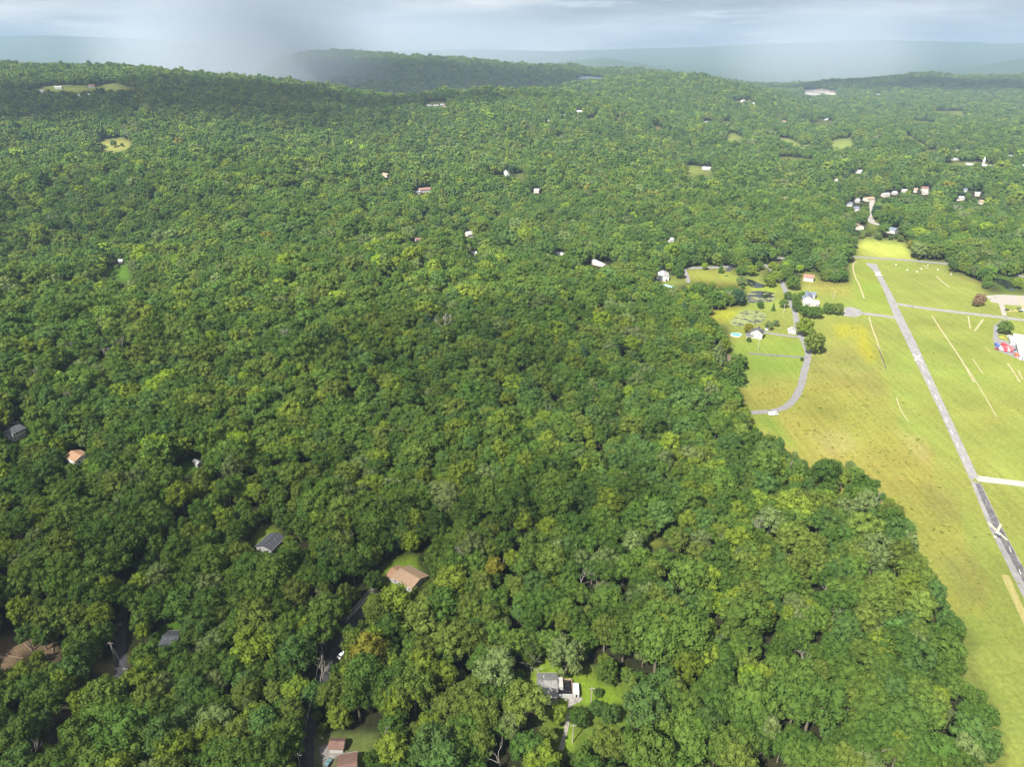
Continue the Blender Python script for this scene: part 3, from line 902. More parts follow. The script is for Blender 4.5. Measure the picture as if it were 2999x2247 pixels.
def house(label, ra, rb, width, wall_h, roof_h, roof='dark', wall=None, name='house', cat='house', group=None, windows=3, door=True, chimney=False, storeys=1, garage=False, margin=4, detail=True):
    """ra, rb: pixels of the two ends of the ridge; placed on the ground beneath them"""
    A, B = at(*ra, up=wall_h + roof_h), at(*rb, up=wall_h + roof_h)
    c = (A + B) / 2
    d = (B - A)[:2]
    Ln = float(np.linalg.norm(d))
    Ln = max(Ln, 5.0)
    rz = math.atan2(d[1], d[0])
    z0 = min(gz(*c[:2]), gz(*A[:2]), gz(*B[:2])) - 0.1
    root = empty(name, (c[0], c[1], z0), rz)
    tag(root, label, cat, group)
    wall = wall or M_WHITE
    mb = MB()
    x, y, h = Ln / 2, width / 2, wall_h
    v = [(-x, -y, 0), (x, -y, 0), (x, y, 0), (-x, y, 0), (-x, -y, h), (x, -y, h), (x, y, h), (-x, y, h), (-x, 0, h + roof_h - 0.02), (x, 0, h + roof_h - 0.02)]
    mb.add(v, [(0, 1, 5, 4), (2, 3, 7, 6), (1, 2, 6, 9, 5), (3, 0, 4, 8, 7)])
    mb.build('wall', wall, root)
    mb = MB()
    gable_roof(mb, Ln, width, h, roof_h)
    rf = mb.build('roof', ROOFS[roof], root)
    if chimney:
        mb = MB(); mb.box(Ln * 0.15 - 0.45, Ln * 0.15 + 0.45, 0.4, 1.3, h + roof_h * 0.4, h + roof_h + 1.1)
        mb.build('chimney', paint('brick_chimney', (0.28, 0.13, 0.10), 0.9, 0.15, 1.5), rf)
    if detail and c[1] < 1100:
        mb = MB(); mb.box(-x - 0.5, x + 0.5, -0.18, 0.18, h + roof_h + 0.17, h + roof_h + 0.27)
        mb.build('ridge_cap', ROOFS[roof], rf)
        for vx in (-0.28, 0.12, 0.34):
            mb = MB(); yy = -width * 0.2; zz = h + roof_h * 0.6
            mb.tube([(vx * Ln, yy, zz), (vx * Ln, yy, zz + 0.75)], [0.12, 0.12], 6, True)
            mb.build('vent_pipe', M_TRIM, rf)
        for sy in (-1, 1):
            yy = sy * (width / 2 + 0.56); zz = h - roof_h * 0.5 / (width / 2)
            mb = MB(); mb.box(-x - 0.5, x + 0.5, yy - 0.07, yy + 0.07, zz - 0.02, zz + 0.14)
            mb.build('gutter', M_TRIM, rf)
    if detail:
        sh = wall_h / storeys
        for st in range(storeys):
            for sy in (-1, 1):
                for k in range(windows):
                    wx = (k + 0.5) / windows * Ln - Ln / 2
                    if door and st == 0 and k == windows // 2:
                        mb = MB(); mb.box(wx - 0.5, wx + 0.5, sy * y - 0.05, sy * y + 0.05, 0.1, 2.15)
                        mb.build('door', M_BRICKC, root)
                        continue
                    zc = st * sh + sh * 0.58
                    mb = MB(); mb.box(wx - 0.65, wx + 0.65, sy * y - 0.05, sy * y + 0.05, zc - 0.65, zc + 0.65)
                    wn = mb.build('window', M_TRIM, root)
                    mb = MB(); mb.box(wx - 0.55, wx + 0.55, sy * y - 0.075, sy * y + 0.075, zc - 0.55, zc + 0.55)
                    mb.build('pane', M_GLASS, wn)
            for sx in (-1, 1):
                for k in (-0.25, 0.25):
                    zc = st * sh + sh * 0.58
                    mb = MB(); mb.box(sx * x - 0.05, sx * x + 0.05, k * width - 0.6, k * width + 0.6, zc - 0.65, zc + 0.65)
                    wn = mb.build('window', M_TRIM, root)
                    mb = MB(); mb.box(sx * x - 0.075, sx * x + 0.075, k * width - 0.5, k * width + 0.5, zc - 0.55, zc + 0.55)
                    mb.build('pane', M_GLASS, wn)
    if garage:
        mb = MB(); mb.box(x - 0.06, x + 0.06, -y * 0.6, y * 0.6, 0.05, 2.4)
        mb.build('garage_door', M_TRIM, root)
    OPEN_BOXES.append((c[0], c[1], max(Ln, width) / 2 * (0.75 if c[1] > 900 else 1), z0, wall_h + roof_h, 0.25 if c[1] < 900 else 0.6))
    return root


def part_box(root, name, mat, x0, x1, y0, y1, z0, z1):
    mb = MB(); mb.box(x0, x1, y0, y1, z0, z1)
    return mb.build(name, mat, root)


hs = house('white two-storey house with charcoal roof between trees at the frame edge', Q1('i', 62, 350), Q1('i', 176, 290), 9.0, 5.8, 1.7, 'dark', paint('lit_white_siding', (0.78, 0.77, 0.74), 0.7, 0.04, 1.0), windows=5, storeys=2)  # white siding raised in colour to stand in for light missing on the walls
house('white single-storey house with orange shingle roof sunk among the trees', Q1('i', 662, 541), Q1('i', 752, 575), 9.5, 4.2, 1.8, 'orange', paint('lit_white_siding', (0.78, 0.77, 0.74), 0.7, 0.04, 1.0), windows=2)
house('small white garden shed at the corner of a shaded lawn', Q1('i', 1808, 622), Q1('i', 1838, 640), 3.2, 2.4, 1.1, 'pale', name='garden_shed', cat='shed', windows=1, door=True, detail=False)
house('long house with charcoal shingle roof in a small forest clearing', Q1('k', 400, 492), Q1('k', 526, 356), 9.5, 3.0, 1.7, 'dark', windows=5)
hm = house('ranch house with pale tan roof beside the forest road', Q1('k', 1735, 716), Q1('k', 1915, 806), 11.0, 3.2, 1.9, 'tan', windows=4, chimney=False)
hw = house('brown-roofed garage wing on the end of the tan-roofed ranch house', Q1('k', 1660, 712), Q1('k', 1722, 742), 8.5, 2.9, 1.5, 'orange', name='garage', cat='garage', windows=1, detail=False)
hd = house('house with charcoal roof and small wooden deck above a shaded lawn', Q1('j', 1330, 590), Q1('j', 1450, 588), 9.0, 3.2, 1.7, 'dark', M_CREAM, windows=4)
part_box(hd, 'deck', M_WOOD, 1.0, 7.0, -8.0, -4.6, 1.2, 1.5)
for xx in (1.1, 2.9, 4.8, 6.8):
    part_box(hd, 'railing_post', M_WOOD, xx - 0.06, xx + 0.06, -7.98, -7.86, 0, 2.4)
part_box(hd, 'railing', M_WOOD, 1.0, 7.0, -8.0, -7.9, 2.3, 2.42)
house('house with brown hipped roof cut by the bottom edge near the road', Q1('l', 800, 1640), Q1('l', 1010, 1600), 11, 3.2, 1.9, 'brown', windows=4)
house('tiny white shed with brown roof beside the road clearing', Q1('l', 752, 1345), Q1('l', 808, 1345), 4.0, 2.8, 1.2, 'brown', name='garden_shed', cat='shed', windows=1, door=False, detail=False)

# grey ranch with deck pen, porch and white trailer
rg = house('weathered grey-roofed ranch house with fenced black deck and front porch', Q1('m', 648, 530), Q1('m', 850, 530), 8.4, 2.7, 0.9, 'grey', windows=3, chimney=False, margin=4)
part_box(rg, 'chimney', paint('flue_metal', (0.4, 0.4, 0.4), 0.5, 0.1, 1.0), -1.7, -1.2, 1.4, 1.9, 2.9, 4.3)
mb = MB()
v = [(-1.5, -7.6, 2.35), (4.0, -7.6, 2.35), (4.0, -0.2, 3.85), (-1.5, -0.2, 3.85)]
mb.add(v + [(a, b, c - 0.18) for a, b, c in v], [(0, 1, 2, 3), (7, 6, 5, 4), (0, 4, 5, 1), (1, 5, 6, 2), (2, 6, 7, 3), (3, 7, 4, 0)])
o = mb.build('porch_roof', paint('ribbed_metal_roof', (0.22, 0.213, 0.20), 0.7, 0.2, 1.2, stretch=(3, 0.25, 1)), rg)
o['label'] = 'streaked pale metal porch roof'
for xx in (-1.4, 1.2, 3.8):
    part_box(rg, 'porch_post', M_TRIM, xx - 0.1, xx + 0.1, -7.5, -7.3, 0, 2.2)
part_box(rg, 'porch_floor', paint('pale_boards', (0.32, 0.28, 0.23), 0.9, 0.15, 1.0), -1.5, 3.8, -9.3, -4.4, 0.1, 0.5)
part_box(rg, 'annexe', M_WHITE, 4.15, 6.4, -2.6, 2.4, 0.0, 3.0)
TARP = paint('black_tarp', (0.012, 0.012, 0.016), 0.45, 0.3, 1.5)
part_box(rg, 'deck', TARP, 6.45, 10.0, -5.2, 2.3, 1.0, 1.3)
part_box(rg, 'deck', TARP, 4.15, 6.4, -5.2, -2.7, 1.0, 1.3)
part_box(rg, 'deck_wall', M_WHITE, 4.1, 10.2, -5.7, -5.25, 0, 2.0)
part_box(rg, 'deck_wall', M_WOOD, 10.05, 10.3, -5.2, 2.4, 0, 2.0)
part_box(rg, 'deck_wall', M_WOOD, 6.45, 10.0, 2.35, 2.55, 0, 2.0)
mb = MB()
for k in range(10):
    a_ = rng.uniform(6.8, 9.7); b_ = rng.uniform(-4.8, 2); mb.tube([(a_, b_, 1.3), (a_ + rng.uniform(-.5, .5), b_ + rng.uniform(-.5, .5), 1.8)], [0.25, 0.2], 5, True)
mb.build('deck_clutter', paint('dark_clutter', (0.05, 0.05, 0.05), 0.6, 0.5, 1.0), rg)['kind'] = 'stuff'


def trailer(label, key, x, y, rz, L_, Wd, H_, name='trailer', cat='trailer', mat=None):
    p = at(*Q1(key, x, y), up=H_)
    root = empty(name, (p[0], p[1], gz(p[0], p[1])), rz)
    tag(root, label, cat)
    mb = MB()
    mb.box(-L_ / 2, L_ / 2, -Wd / 2, Wd / 2, 0.55, H_ - 0.12)
    mb.build('body', mat or M_TRIM, root)
    part_box(root, 'roof', M_TRIM, -L_ / 2 - 0.05, L_ / 2 + 0.05, -Wd / 2 - 0.05, Wd / 2 + 0.05, H_ - 0.12, H_)
    part_box(root, 'hitch', paint('dark_metal', (0.04, 0.04, 0.045), 0.5, 0.2, 1.0), L_ / 2, L_ / 2 + 1.1, -0.12, 0.12, 0.5, 0.65)
    for sx in (-0.4, 0.4):
        for sy in (-1, 1):
            m2 = MB(); m2.tube([(sx, sy * (Wd / 2 - 0.25), 0.35), (sx, sy * Wd / 2, 0.35)], [0.35, 0.35], 10, True)
            m2.build('wheel', paint('tyre_rubber', (0.02, 0.02, 0.02), 0.9, 0.2, 1.0), root)
    part_box(root, 'door', M_GLASS, -L_ / 2 - 0.03, -L_ / 2 + 0.02, -0.5, 0.3, 0.7, 2.3)
    return root


trailer('white camping trailer parked on the lawn beside the grey-roofed ranch house', 'm', 1058, 620, math.radians(88), 5.6, 2.3, 2.5)

# farm and airfield buildings
fh = house('cream gabled farmhouse with dark roof beside the round pool', Q1('f', 1316, 1096), Q1('f', 1338, 1062), 10.5, 5.6, 3.6, 'dark', M_CREAM, windows=3, storeys=2, chimney=True)
house('low white annexe with dark roof joined to the gabled farmhouse', Q1('f', 1188, 1136), Q1('f', 1262, 1140), 6.0, 2.8, 1.3, 'dark', name='annexe', cat='annexe', windows=3)
house('open-fronted small shed with grey roof at the farm drive junction', Q1('f', 1742, 1064), Q1('f', 1748, 1086), 7.0, 3.0, 2.2, 'pale', name='garden_shed', cat='shed', windows=1, garage=True, door=False)
house('brown ranch house with pale roof half hidden by spruces', Q1('f', 850, 1436), Q1('f', 985, 1412), 10, 3.0, 1.6, 'brown', M_BRICKC, windows=3)
house('farmhouse with slate-blue gable roof behind the white-roofed garage', Q1('f', 1926, 630), Q1('f', 1940, 690), 10, 5.2, 3.0, 'blue', M_WHITE, windows=3, storeys=2)
house('white wing with skylights joined to the slate-blue roofed farmhouse', Q1('f', 1975, 640), Q1('f', 2030, 648), 8, 4.6, 1.6, 'blue', M_WHITE, name='house_wing', cat='house', windows=3)
house('long white-roofed garage beside the row of drive trees', Q1('f', 1880, 735), Q1('f', 2060, 748), 11, 3.0, 1.8, 'white', name='garage', cat='garage', windows=4)
house('white barn with red-brown roof at the edge of the tree island', Q1('f', 1888, 425), Q1('f', 2008, 438), 10, 4.6, 2.2, 'red', name='barn', cat='barn', windows=0, detail=False, garage=True)
house('pale-roofed house with white wing on the lawn below the main road', Q1('f', 176, 380), Q1('f', 190, 440), 11, 4.0, 2.2, 'pale', windows=4)
house('white garage next to the pale-roofed house on the lawn', Q1('f', 100, 458), Q1('f', 210, 470), 6, 2.6, 1.2, 'white', name='garage', cat='garage', windows=2, detail=False)
house('white hangar with pale roof at the airfield yard', Q1('g', 2120, 815), Q1('g', 2300, 838), 8, 3.6, 2.0, 'white', name='hangar', cat='hangar', windows=0, detail=False)
house('grey metal workshop at the yard full of vehicles', Q1('g', 2206, 880), Q1('g', 2240, 1010), 9, 4.0, 1.6, 'pale', paint('grey_metal_siding', (0.4, 0.42, 0.45), 0.6, 0.1, 0.8), name='workshop', cat='workshop', windows=2)
house('narrow white storage container shed in the airfield yard', Q1('g', 2105, 840), Q1('g', 2118, 885), 4, 3.0, 0.8, 'white', name='storage_shed', cat='shed', windows=0, detail=False)

MID = [  # label, key, ridge end, ridge end, width, wall, roof height, roof
    ('steep white-roofed house alone in the sunlit middle wood', 'd', (806, 505), (845, 498), 11, 5.5, 4.0, 'pale'),
    ('brown cabin half buried in the sunlit middle wood', 'd', (478, 540), (508, 543), 8, 4.5, 1.8, 'brown'),
    ('low pale roof just showing over the trees below the steep white house', 'd', (848, 630), (876, 634), 8, 4.5, 1.6, 'white'),
    ('wide pale-roofed house at the wood edge above the farm', 'd', (1385, 632), (1452, 642), 12, 4.5, 2.0, 'pale'),
    ('long white-roofed house between the wide pale one and the road', 'd', (1636, 682), (1712, 702), 9, 4.2, 2.0, 'pale'),
    ('reddish-roofed large house in a yard cut into the upper wood', 'd', (500, 222), (572, 216), 14, 5.5, 2.4, 'red'),
    ('pale house beside the reddish-roofed large one', 'd', (472, 238), (505, 236), 9, 4.5, 2.0, 'pale'),
    ('small tan-roofed house above the reddish-roofed one', 'd', (262, 108), (305, 128), 10, 5.0, 2.2, 'tan'),
    ('tall grey house by the tiny lawn in the upper wood', 'd', (1066, 104), (1080, 120), 9, 6.0, 3.0, 'pale'),
    ('grey roof among the bare trees of the upper wood', 'd', (1250, 222), (1282, 226), 10, 5.0, 2.2, 'pale'),
    ('white house tucked under trees left of the marsh', 'd', (2122, 545), (2155, 540), 10, 5.0, 2.0, 'white'),
    ('cream house with tan roof at the rim of the far hillside lawn', 'd', (2150, 42), (2175, 46), 12, 5.0, 2.4, 'tan'),
    ('small cream house beside the tan-roofed one on the hillside', 'd', (2088, 42), (2106, 44), 9, 5.0, 2.2, 'pale'),
    # town
    ('white house with dark roof, first on the town street bend', 'e', (572, 440), (622, 448), 11, 5.0, 2.4, 'blue'),
    ('white gabled house with dark roof below the first one', 'e', (640, 482), (682, 488), 12, 5.5, 2.6, 'blue'),
    ('narrow white house behind the two dark-roofed ones', 'e', (662, 415), (680, 415), 9, 5.0, 2.2, 'white'),
    ('broad tan house at the head of the town street', 'e', (745, 402), (812, 394), 13, 5.0, 2.4, 'tan'),
    ('cream house with steep roof right above the street trees', 'e', (908, 362), (958, 354), 11, 5.0, 2.4, 'pale'),
    ('tiny white house between cream neighbours on the tree line', 'e', (996, 348), (1032, 344), 9, 4.0, 2.0, 'white'),
    ('white house with grey roof in the middle of the tree-line row', 'e', (1078, 326), (1132, 326), 12, 5.0, 2.4, 'pale'),
    ('cream house with tan roof near the end of the tree-line row', 'e', (1196, 316), (1232, 318), 11, 5.0, 2.6, 'tan'),
    ('large cream house with brown roof ending the tree-line row', 'e', (1266, 302), (1328, 298), 13, 6.0, 2.8, 'brown'),
    ('white house with grey roof below the large cream one', 'e', (1276, 344), (1322, 338), 10, 4.5, 2.0, 'pale'),
    ('white house among trees on the far side of the town street', 'e', (916, 552), (950, 540), 10, 5.0, 2.2, 'white'),
    ('white house with brown roof at the town street corner', 'e', (668, 640), (700, 660), 11, 5.0, 2.2, 'brown'),
    ('white dark-roofed house in trees past the street corner', 'e', (965, 676), (1040, 690), 12, 5.0, 2.4, 'blue'),
    ('cream house with broad roof on the eastern lane', 'e', (1580, 392), (1655, 380), 13, 5.0, 2.4, 'pale'),
    ('grey house hidden behind trees of the eastern lane', 'e', (1655, 320), (1690, 318), 10, 5.0, 2.2, 'blue'),
    ('white house by the driveway of the eastern lane', 'e', (1762, 352), (1808, 352), 11, 4.5, 2.2, 'pale'),
    ('small pale house at the low end of the eastern lane', 'e', (1798, 428), (1840, 424), 10, 4.5, 2.2, 'tan'),
    ('lone white roof in the dark wood above the street', 'e', (655, 146), (712, 150), 12, 4.5, 2.0, 'white'),
    ('lone tan cottage in the wood left of the street', 'e', (462, 232), (486, 230), 10, 5.0, 2.2, 'pale'),
    ('white building beside the pale lot in the far town', 'e', (1545, 34), (1600, 40), 14, 4.0, 1.8, 'white'),
    ('low white town hall wing next to the church', 'e', (1680, 84), (1780, 92), 16, 5.0, 2.0, 'pale'),
    ('long white hall of the church with the spire', 'e', (1800, 96), (1915, 98), 16, 6.0, 2.6, 'white'),
    ('white roof at the right edge of the far town', 'e', (2195, 96), (2240, 100), 14, 5.0, 2.0, 'white'),
    # far valley
    ('white house in the pale farm lawn on the mid hillside', 'c', (130, 1078), (182, 1080), 14, 5.0, 2.4, 'white'),
    ('long grey-roofed hall at the hillside wood edge', 'c', (132, 780), (192, 786), 16, 5.5, 2.0, 'pale'),
    ('row building with many white fronts under the far lawn', 'c', (866, 828), (948, 832), 14, 4.5, 2.0, 'brown'),
    ('long white flat store in the far valley wood', 'c', (1470, 784), (1632, 796), 24, 6.0, 1.0, 'white'),
    ('white farmhouse on the far hill lawn', 'c', (382, 646), (398, 642), 14, 6.0, 3.0, 'white'),
    ('white barn near the farmhouse on the far hill lawn', 'c', (455, 660), (470, 662), 12, 5.0, 2.5, 'white'),
    ('long pale store of the distant shopping plaza', 'c', (800, 598), (890, 606), 40, 8.0, 1.0, 'white'),
    ('red-roofed block of the distant shopping plaza', 'c', (865, 582), (935, 586), 36, 9.0, 2.0, 'red'),
    ('grey block ending the distant shopping plaza', 'c', (940, 596), (1000, 602), 36, 8.0, 1.0, 'pale'),
    ('white hall alone on the far wooded rise', 'c', (1252, 606), (1276, 607), 20, 8.0, 2.0, 'white'),
    ('pale roof in the far valley wood by the power lines', 'c', (1745, 965), (1800, 968), 14, 5.0, 2.0, 'pale'),
    ('white shop at the pale lot of the far town', 'c', (1985, 976), (2045, 982), 20, 5.0, 1.0, 'white'),
    ('white workshop beyond the pale lot of the far town', 'c', (2112, 1002), (2150, 998), 16, 5.0, 1.5, 'white'),
    ('brown block at the valley edge of the far town', 'c', (2020, 802), (2055, 806), 18, 7.0, 2.0, 'red'),
    ('white roof under the power lines of the valley', 'c', (920, 766), (938, 764), 12, 5.0, 2.0, 'white'),
    ('white cottage by the power lines of the valley', 'c', (765, 770), (790, 772), 12, 5.0, 2.0, 'white'),
    ('small red-roofed cottage by the valley power lines', 'c', (640, 776), (670, 778), 12, 5.0, 2.0, 'red'),
    # far woods
    ('white mansion above the sloping hillside lawn', 'b', (1518, 712), (1556, 712), 14, 7.0, 3.0, 'white'),
    ('white house downhill from the hillside mansion', 'b', (1424, 740), (1464, 740), 12, 5.0, 2.0, 'white'),
    ('grey cottage below the hillside mansion', 'b', (1334, 770), (1348, 772), 10, 5.0, 2.5, 'pale'),
    ('white house in the wood left of the hillside mansion', 'b', (1148, 708), (1164, 710), 11, 5.0, 2.4, 'white'),
    ('tan house in the long clearing under the hillside', 'b', (1412, 866), (1440, 866), 12, 4.5, 2.0, 'tan'),
    ('westernmost white house of the ridge hamlet', 'b', (556, 674), (588, 674), 14, 5.0, 2.2, 'white'),
    ('middle white house of the ridge hamlet', 'b', (596, 676), (630, 674), 14, 5.5, 2.4, 'white'),
    ('easternmost white house of the ridge hamlet', 'b', (640, 670), (664, 668), 14, 6.0, 2.6, 'white'),
    ('tan barn behind the ridge hamlet', 'b', (656, 684), (690, 682), 16, 5.0, 2.4, 'tan'),
    ('lone pinkish cottage west of the ridge hamlet', 'b', (334, 678), (354, 677), 12, 6.0, 2.4, 'tan'),
    ('white farmhouse on the ridge farm lawn', 'a', (356, 556), (400, 556), 14, 6.0, 2.6, 'white'),
    ('red barn on the ridge farm meadow', 'a', (572, 546), (608, 544), 16, 6.0, 3.0, 'red'),
    ('red-sided cottage at the ridge farm edge', 'a', (258, 580), (286, 580), 12, 5.0, 2.4, 'pale'),
    ('white shed below the ridge farm trees', 'a', (560, 606), (590, 604), 13, 5.0, 2.4, 'white'),
    ('small white shed at the foot of the ridge farm', 'a', (508, 608), (526, 608), 12, 5.0, 2.4, 'white'),
    ('red roof glimpsed in the western wood', 'a', (385, 1098), (420, 1096), 9, 4.5, 2.0, 'red'),
    ('grey shed in the small bright glade of the western wood', 'o', (770, 684), (790, 682), 7, 4.0, 2.0, 'pale'),
]
for j_, (lab, k, a, b, wd, wh, rh, rf) in enumerate(MID):
    if k in 'ecd' and j_ % 4 != 3:
        xa, ya = Q1(k, *a); xb, yb = Q1(k, *b)
        rx_, ry_ = abs(xb - xa) * 0.6 + 7, 4 + 3.2 * (ya > 520)
        fill([((xa + xb) / 2 + rx_ * math.cos(t_) * (1 + .25 * math.sin(3 * t_ + j_)), (ya + yb) / 2 + ry_ * 1.4 + ry_ * math.sin(t_)) for t_ in np.linspace(0, 6.28, 14)], (PALE, LAWN, TAN)[j_ % 3])
for lab, k, a, b, wd, wh, rh, rf in MID:
    ra, rb = Q1(k, *a), Q1(k, *b)
    near = at(*ra)[1] < 1600
    far_ = not near
    house(lab, ra, rb, wd * (0.8 if far_ else 0.95), wh * (0.85 if far_ else 1), rh, rf, M_CREAM if rf in ('tan', 'pale', 'brown') else M_WHITE, windows=3 if near else 2, detail=near, door=near, margin=5 if near else 8)
# church spire
p = at(*Q1('e', 1818, 98))
sp = empty('church_tower', (p[0], p[1] - 6, p[2])); tag(sp, 'white church tower with pointed spire in the far town', 'tower')
part_box(sp, 'tower', M_WHITE, -1.8, 1.8, -1.8, 1.8, 0, 9)
mb = MB(); mb.add([(-2.0, -2.0, 9), (2.0, -2.0, 9), (2.0, 2.0, 9), (-2.0, 2.0, 9), (0, 0, 19)], [(0, 1, 4), (1, 2, 4), (2, 3, 4), (3, 0, 4), (3, 2, 1, 0)])
mb.build('spire', M_TRIM, sp)
OPEN_BOXES.append((p[0], p[1] - 6, 3, p[2], 18, 0.4))

# radio mast on the centre hill
p = at(*Q1('a', 2000, 378))

# round pool by the farmhouse and tarped pool further up
p = at(*Q1('f', 1060, 1172))
pool = empty('swimming_pool', p); tag(pool, 'round above-ground pool with turquoise water beside the farmhouse', 'pool')
mb = MB(); R0 = 5.2
ring = [(math.cos(a) * R0, math.sin(a) * R0 * 0.75) for a in np.linspace(0, 2 * math.pi, 33)[:-1]]
mb.add([(x, y, 0) for x, y in ring] + [(x, y, 1.3) for x, y in ring] + [(x * 0.93, y * 0.93, 1.3) for x, y in ring] + [(x * 0.93, y * 0.93, 0.9) for x, y in ring],
       [(i, (i + 1) % 32, 32 + (i + 1) % 32, 32 + i) for i in range(32)] + [(32 + i, 32 + (i + 1) % 32, 64 + (i + 1) % 32, 64 + i) for i in range(32)] + [(64 + i, 64 + (i + 1) % 32, 96 + (i + 1) % 32, 96 + i) for i in range(32)])
mb.build('rim', M_TRIM, pool)
mb = MB(); mb.add([(x * 0.93, y * 0.93, 1.1) for x, y in ring], [tuple(range(32))])
mb.build('water', paint('pool_water', (0.05, 0.25, 0.33), 0.15, 0.1, 0.5, spec=0.5), pool)
p = at(*Q1('f', 245, 575))
pool = empty('covered_pool', p); tag(pool, 'pale blue covered rectangular pool on the upper lawn', 'pool')
mb = MB(); mb.add([(-8, 6, .3), (-3, 8, .3), (9, -5, .3), (3, -8, .3), (-8, 6, 0), (-3, 8, 0), (9, -5, 0), (3, -8, 0)], [(3, 2, 1, 0), (0, 1, 5, 4), (1, 2, 6, 5), (2, 3, 7, 6), (3, 0, 4, 7)])
mb.build('cover', paint('pool_cover', (0.22, 0.32, 0.33), 0.6, 0.1, 0.5), pool)

# ------------------------------------------------------------------ vehicles
TYRE = paint('tyre_rubber', (0.02, 0.02, 0.02), 0.9, 0.2, 1.0)


def vehicle(label, pos, rz, col, kind='car', group=None):
    x, y = pos[0], pos[1]
    z = gz(x, y) + 0.03
    root = empty({'car': 'parked_car', 'truck': 'parked_truck', 'cart': 'utility_cart'}[kind], (x, y, z), rz)
    tag(root, label, {'car': 'car', 'truck': 'truck', 'cart': 'cart'}[kind], group)
    pm = paint('paint_%02d_%02d_%02d' % tuple(int(c * 99) for c in col), col, 0.35, 0.05, 1.0, spec=0.5)
    Lb, Wb = {'car': (4.5, 1.8), 'truck': (6.8, 2.3), 'cart': (3.0, 1.5)}[kind]
    mb = MB()
    if kind == 'car':
        prof = [(-2.25, .35), (2.25, .35), (2.25, .75), (1.9, .92), (.9, .98), (-2.1, 1.0), (-2.25, .8)]
        cab = [(-1.7, 1.0), (-1.2, 1.45), (.25, 1.45), (.9, .98)]
    elif kind == 'truck':
        prof = [(-3.4, .6), (3.4, .6), (3.4, 1.3), (1.0, 1.45), (1.0, 1.2), (-3.4, 1.2)]
        cab = [(1.0, 1.4), (1.05, 2.3), (2.4, 2.3), (2.9, 1.35)]
    else:
        prof = [(-1.5, .35), (1.5, .35), (1.5, .8), (.6, .95), (-1.5, .9)]
        cab = [(-1.1, 1.75), (-1.1, 1.87), (.8, 1.87), (.8, 1.75)]

    def prism(b, pf, hw):
        n = len(pf)
        b.add([(a, -hw, c) for a, c in pf] + [(a, hw, c) for a, c in pf], [tuple(range(n)), tuple(range(2 * n - 1, n - 1, -1))] + [(i, n + i, n + (i + 1) % n, (i + 1) % n) for i in range(n)])
    prism(mb, prof, Wb / 2)
    mb.build('body', pm, root)
    mb = MB(); prism(mb, cab, Wb / 2 - 0.08)
    cb = mb.build('cabin' if kind != 'cart' else 'canopy', M_GLASS if kind != 'cart' else M_TRIM, root)
    if kind == 'car':
        part_box(root, 'roof', pm, -1.25, .3, -Wb / 2 + .1, Wb / 2 - .1, 1.452, 1.5)
    if kind == 'truck':
        part_box(root, 'roof', pm, 1.0, 2.45, -Wb / 2 + .06, Wb / 2 - .06, 2.302, 2.36)
        part_box(root, 'bed', pm, -3.3, .8, -Wb / 2 + .02, Wb / 2 - .02, 1.203, 2.2)
    if kind == 'cart':
        for sx in (-1.05, .75):
            for sy in (-.6, .6):
                part_box(root, 'post', TYRE, sx - .04, sx + .04, sy - .04, sy + .04, .9, 1.75)
    for sx in (-Lb * .3, Lb * .3):
        for sy in (-1, 1):
            m2 = MB(); m2.tube([(sx, sy * (Wb / 2 - .2), .34), (sx, sy * (Wb / 2 + .01), .34)], [.34, .34], 10, True)
            m2.build('wheel', TYRE, root)
    return root


vehicle('white-roofed utility cart standing on the yellow cross of the runway end', at(*Q1('h', 1944, 1352)), math.radians(110), (0.05, 0.06, 0.08), 'cart')
vehicle('white pickup truck at the end of the curved farm drive', at(*Q1('h', 388, 511)), math.radians(10), (0.72, 0.74, 0.76), 'truck')
vehicle('white boxy van parked behind the gabled farmhouse', at(*Q1('f', 1426, 1098)), math.radians(80), (0.75, 0.75, 0.75), 'truck')
yard = [(1958, 930, 'blue', (0.06, 0.10, 0.35), 'truck'), (1958, 962, 'dark red', (0.25, 0.03, 0.04), 'car'), (1992, 945, 'silver', (0.5, 0.5, 0.52), 'car'), (2002, 965, 'white', (0.7, 0.7, 0.7), 'car'),
        (2028, 930, 'red', (0.55, 0.05, 0.06), 'truck'), (2032, 958, 'bright red', (0.6, 0.06, 0.07), 'truck'), (2036, 978, 'crimson', (0.45, 0.03, 0.05), 'car'), (2060, 950, 'pale grey', (0.6, 0.6, 0.62), 'car'),
        (2066, 974, 'ivory', (0.72, 0.68, 0.6), 'car'), (2088, 962, 'rose red', (0.55, 0.12, 0.14), 'truck'), (2092, 984, 'maroon', (0.3, 0.03, 0.05), 'car'), (2112, 968, 'black', (0.03, 0.03, 0.035), 'car'),
        (2130, 990, 'light blue', (0.35, 0.45, 0.55), 'car'), (2152, 920, 'rust brown', (0.35, 0.12, 0.06), 'truck'), (2160, 1046, 'white and red', (0.7, 0.4, 0.4), 'car'), (2190, 1056, 'grey', (0.35, 0.35, 0.36), 'car'),
        (2145, 1024, 'orange red', (0.6, 0.14, 0.06), 'truck'), (2176, 925, 'dark green', (0.04, 0.10, 0.06), 'car')]
for (x, y, cn, cc, kd) in yard:
    vehicle('%s %s among the vehicles crowding the airfield yard' % (cn, kd), at(*Q1('g', x, y)), math.radians(rng.uniform(70, 110)), cc, kd, 'vehicles in the airfield yard')
for (x, y, cn, cc) in [(2010, 858, 'yellow', (0.55, 0.45, 0.05)), (2075, 842, 'silver', (0.5, 0.5, 0.52)), (2078, 872, 'white', (0.7, 0.7, 0.7)), (2142, 878, 'pale', (0.6, 0.58, 0.55))]:
    vehicle('%s car parked by the white hangar' % cn, at(*Q1('g', x, y)), math.radians(rng.uniform(0, 180)), cc, 'car', 'cars by the hangar')
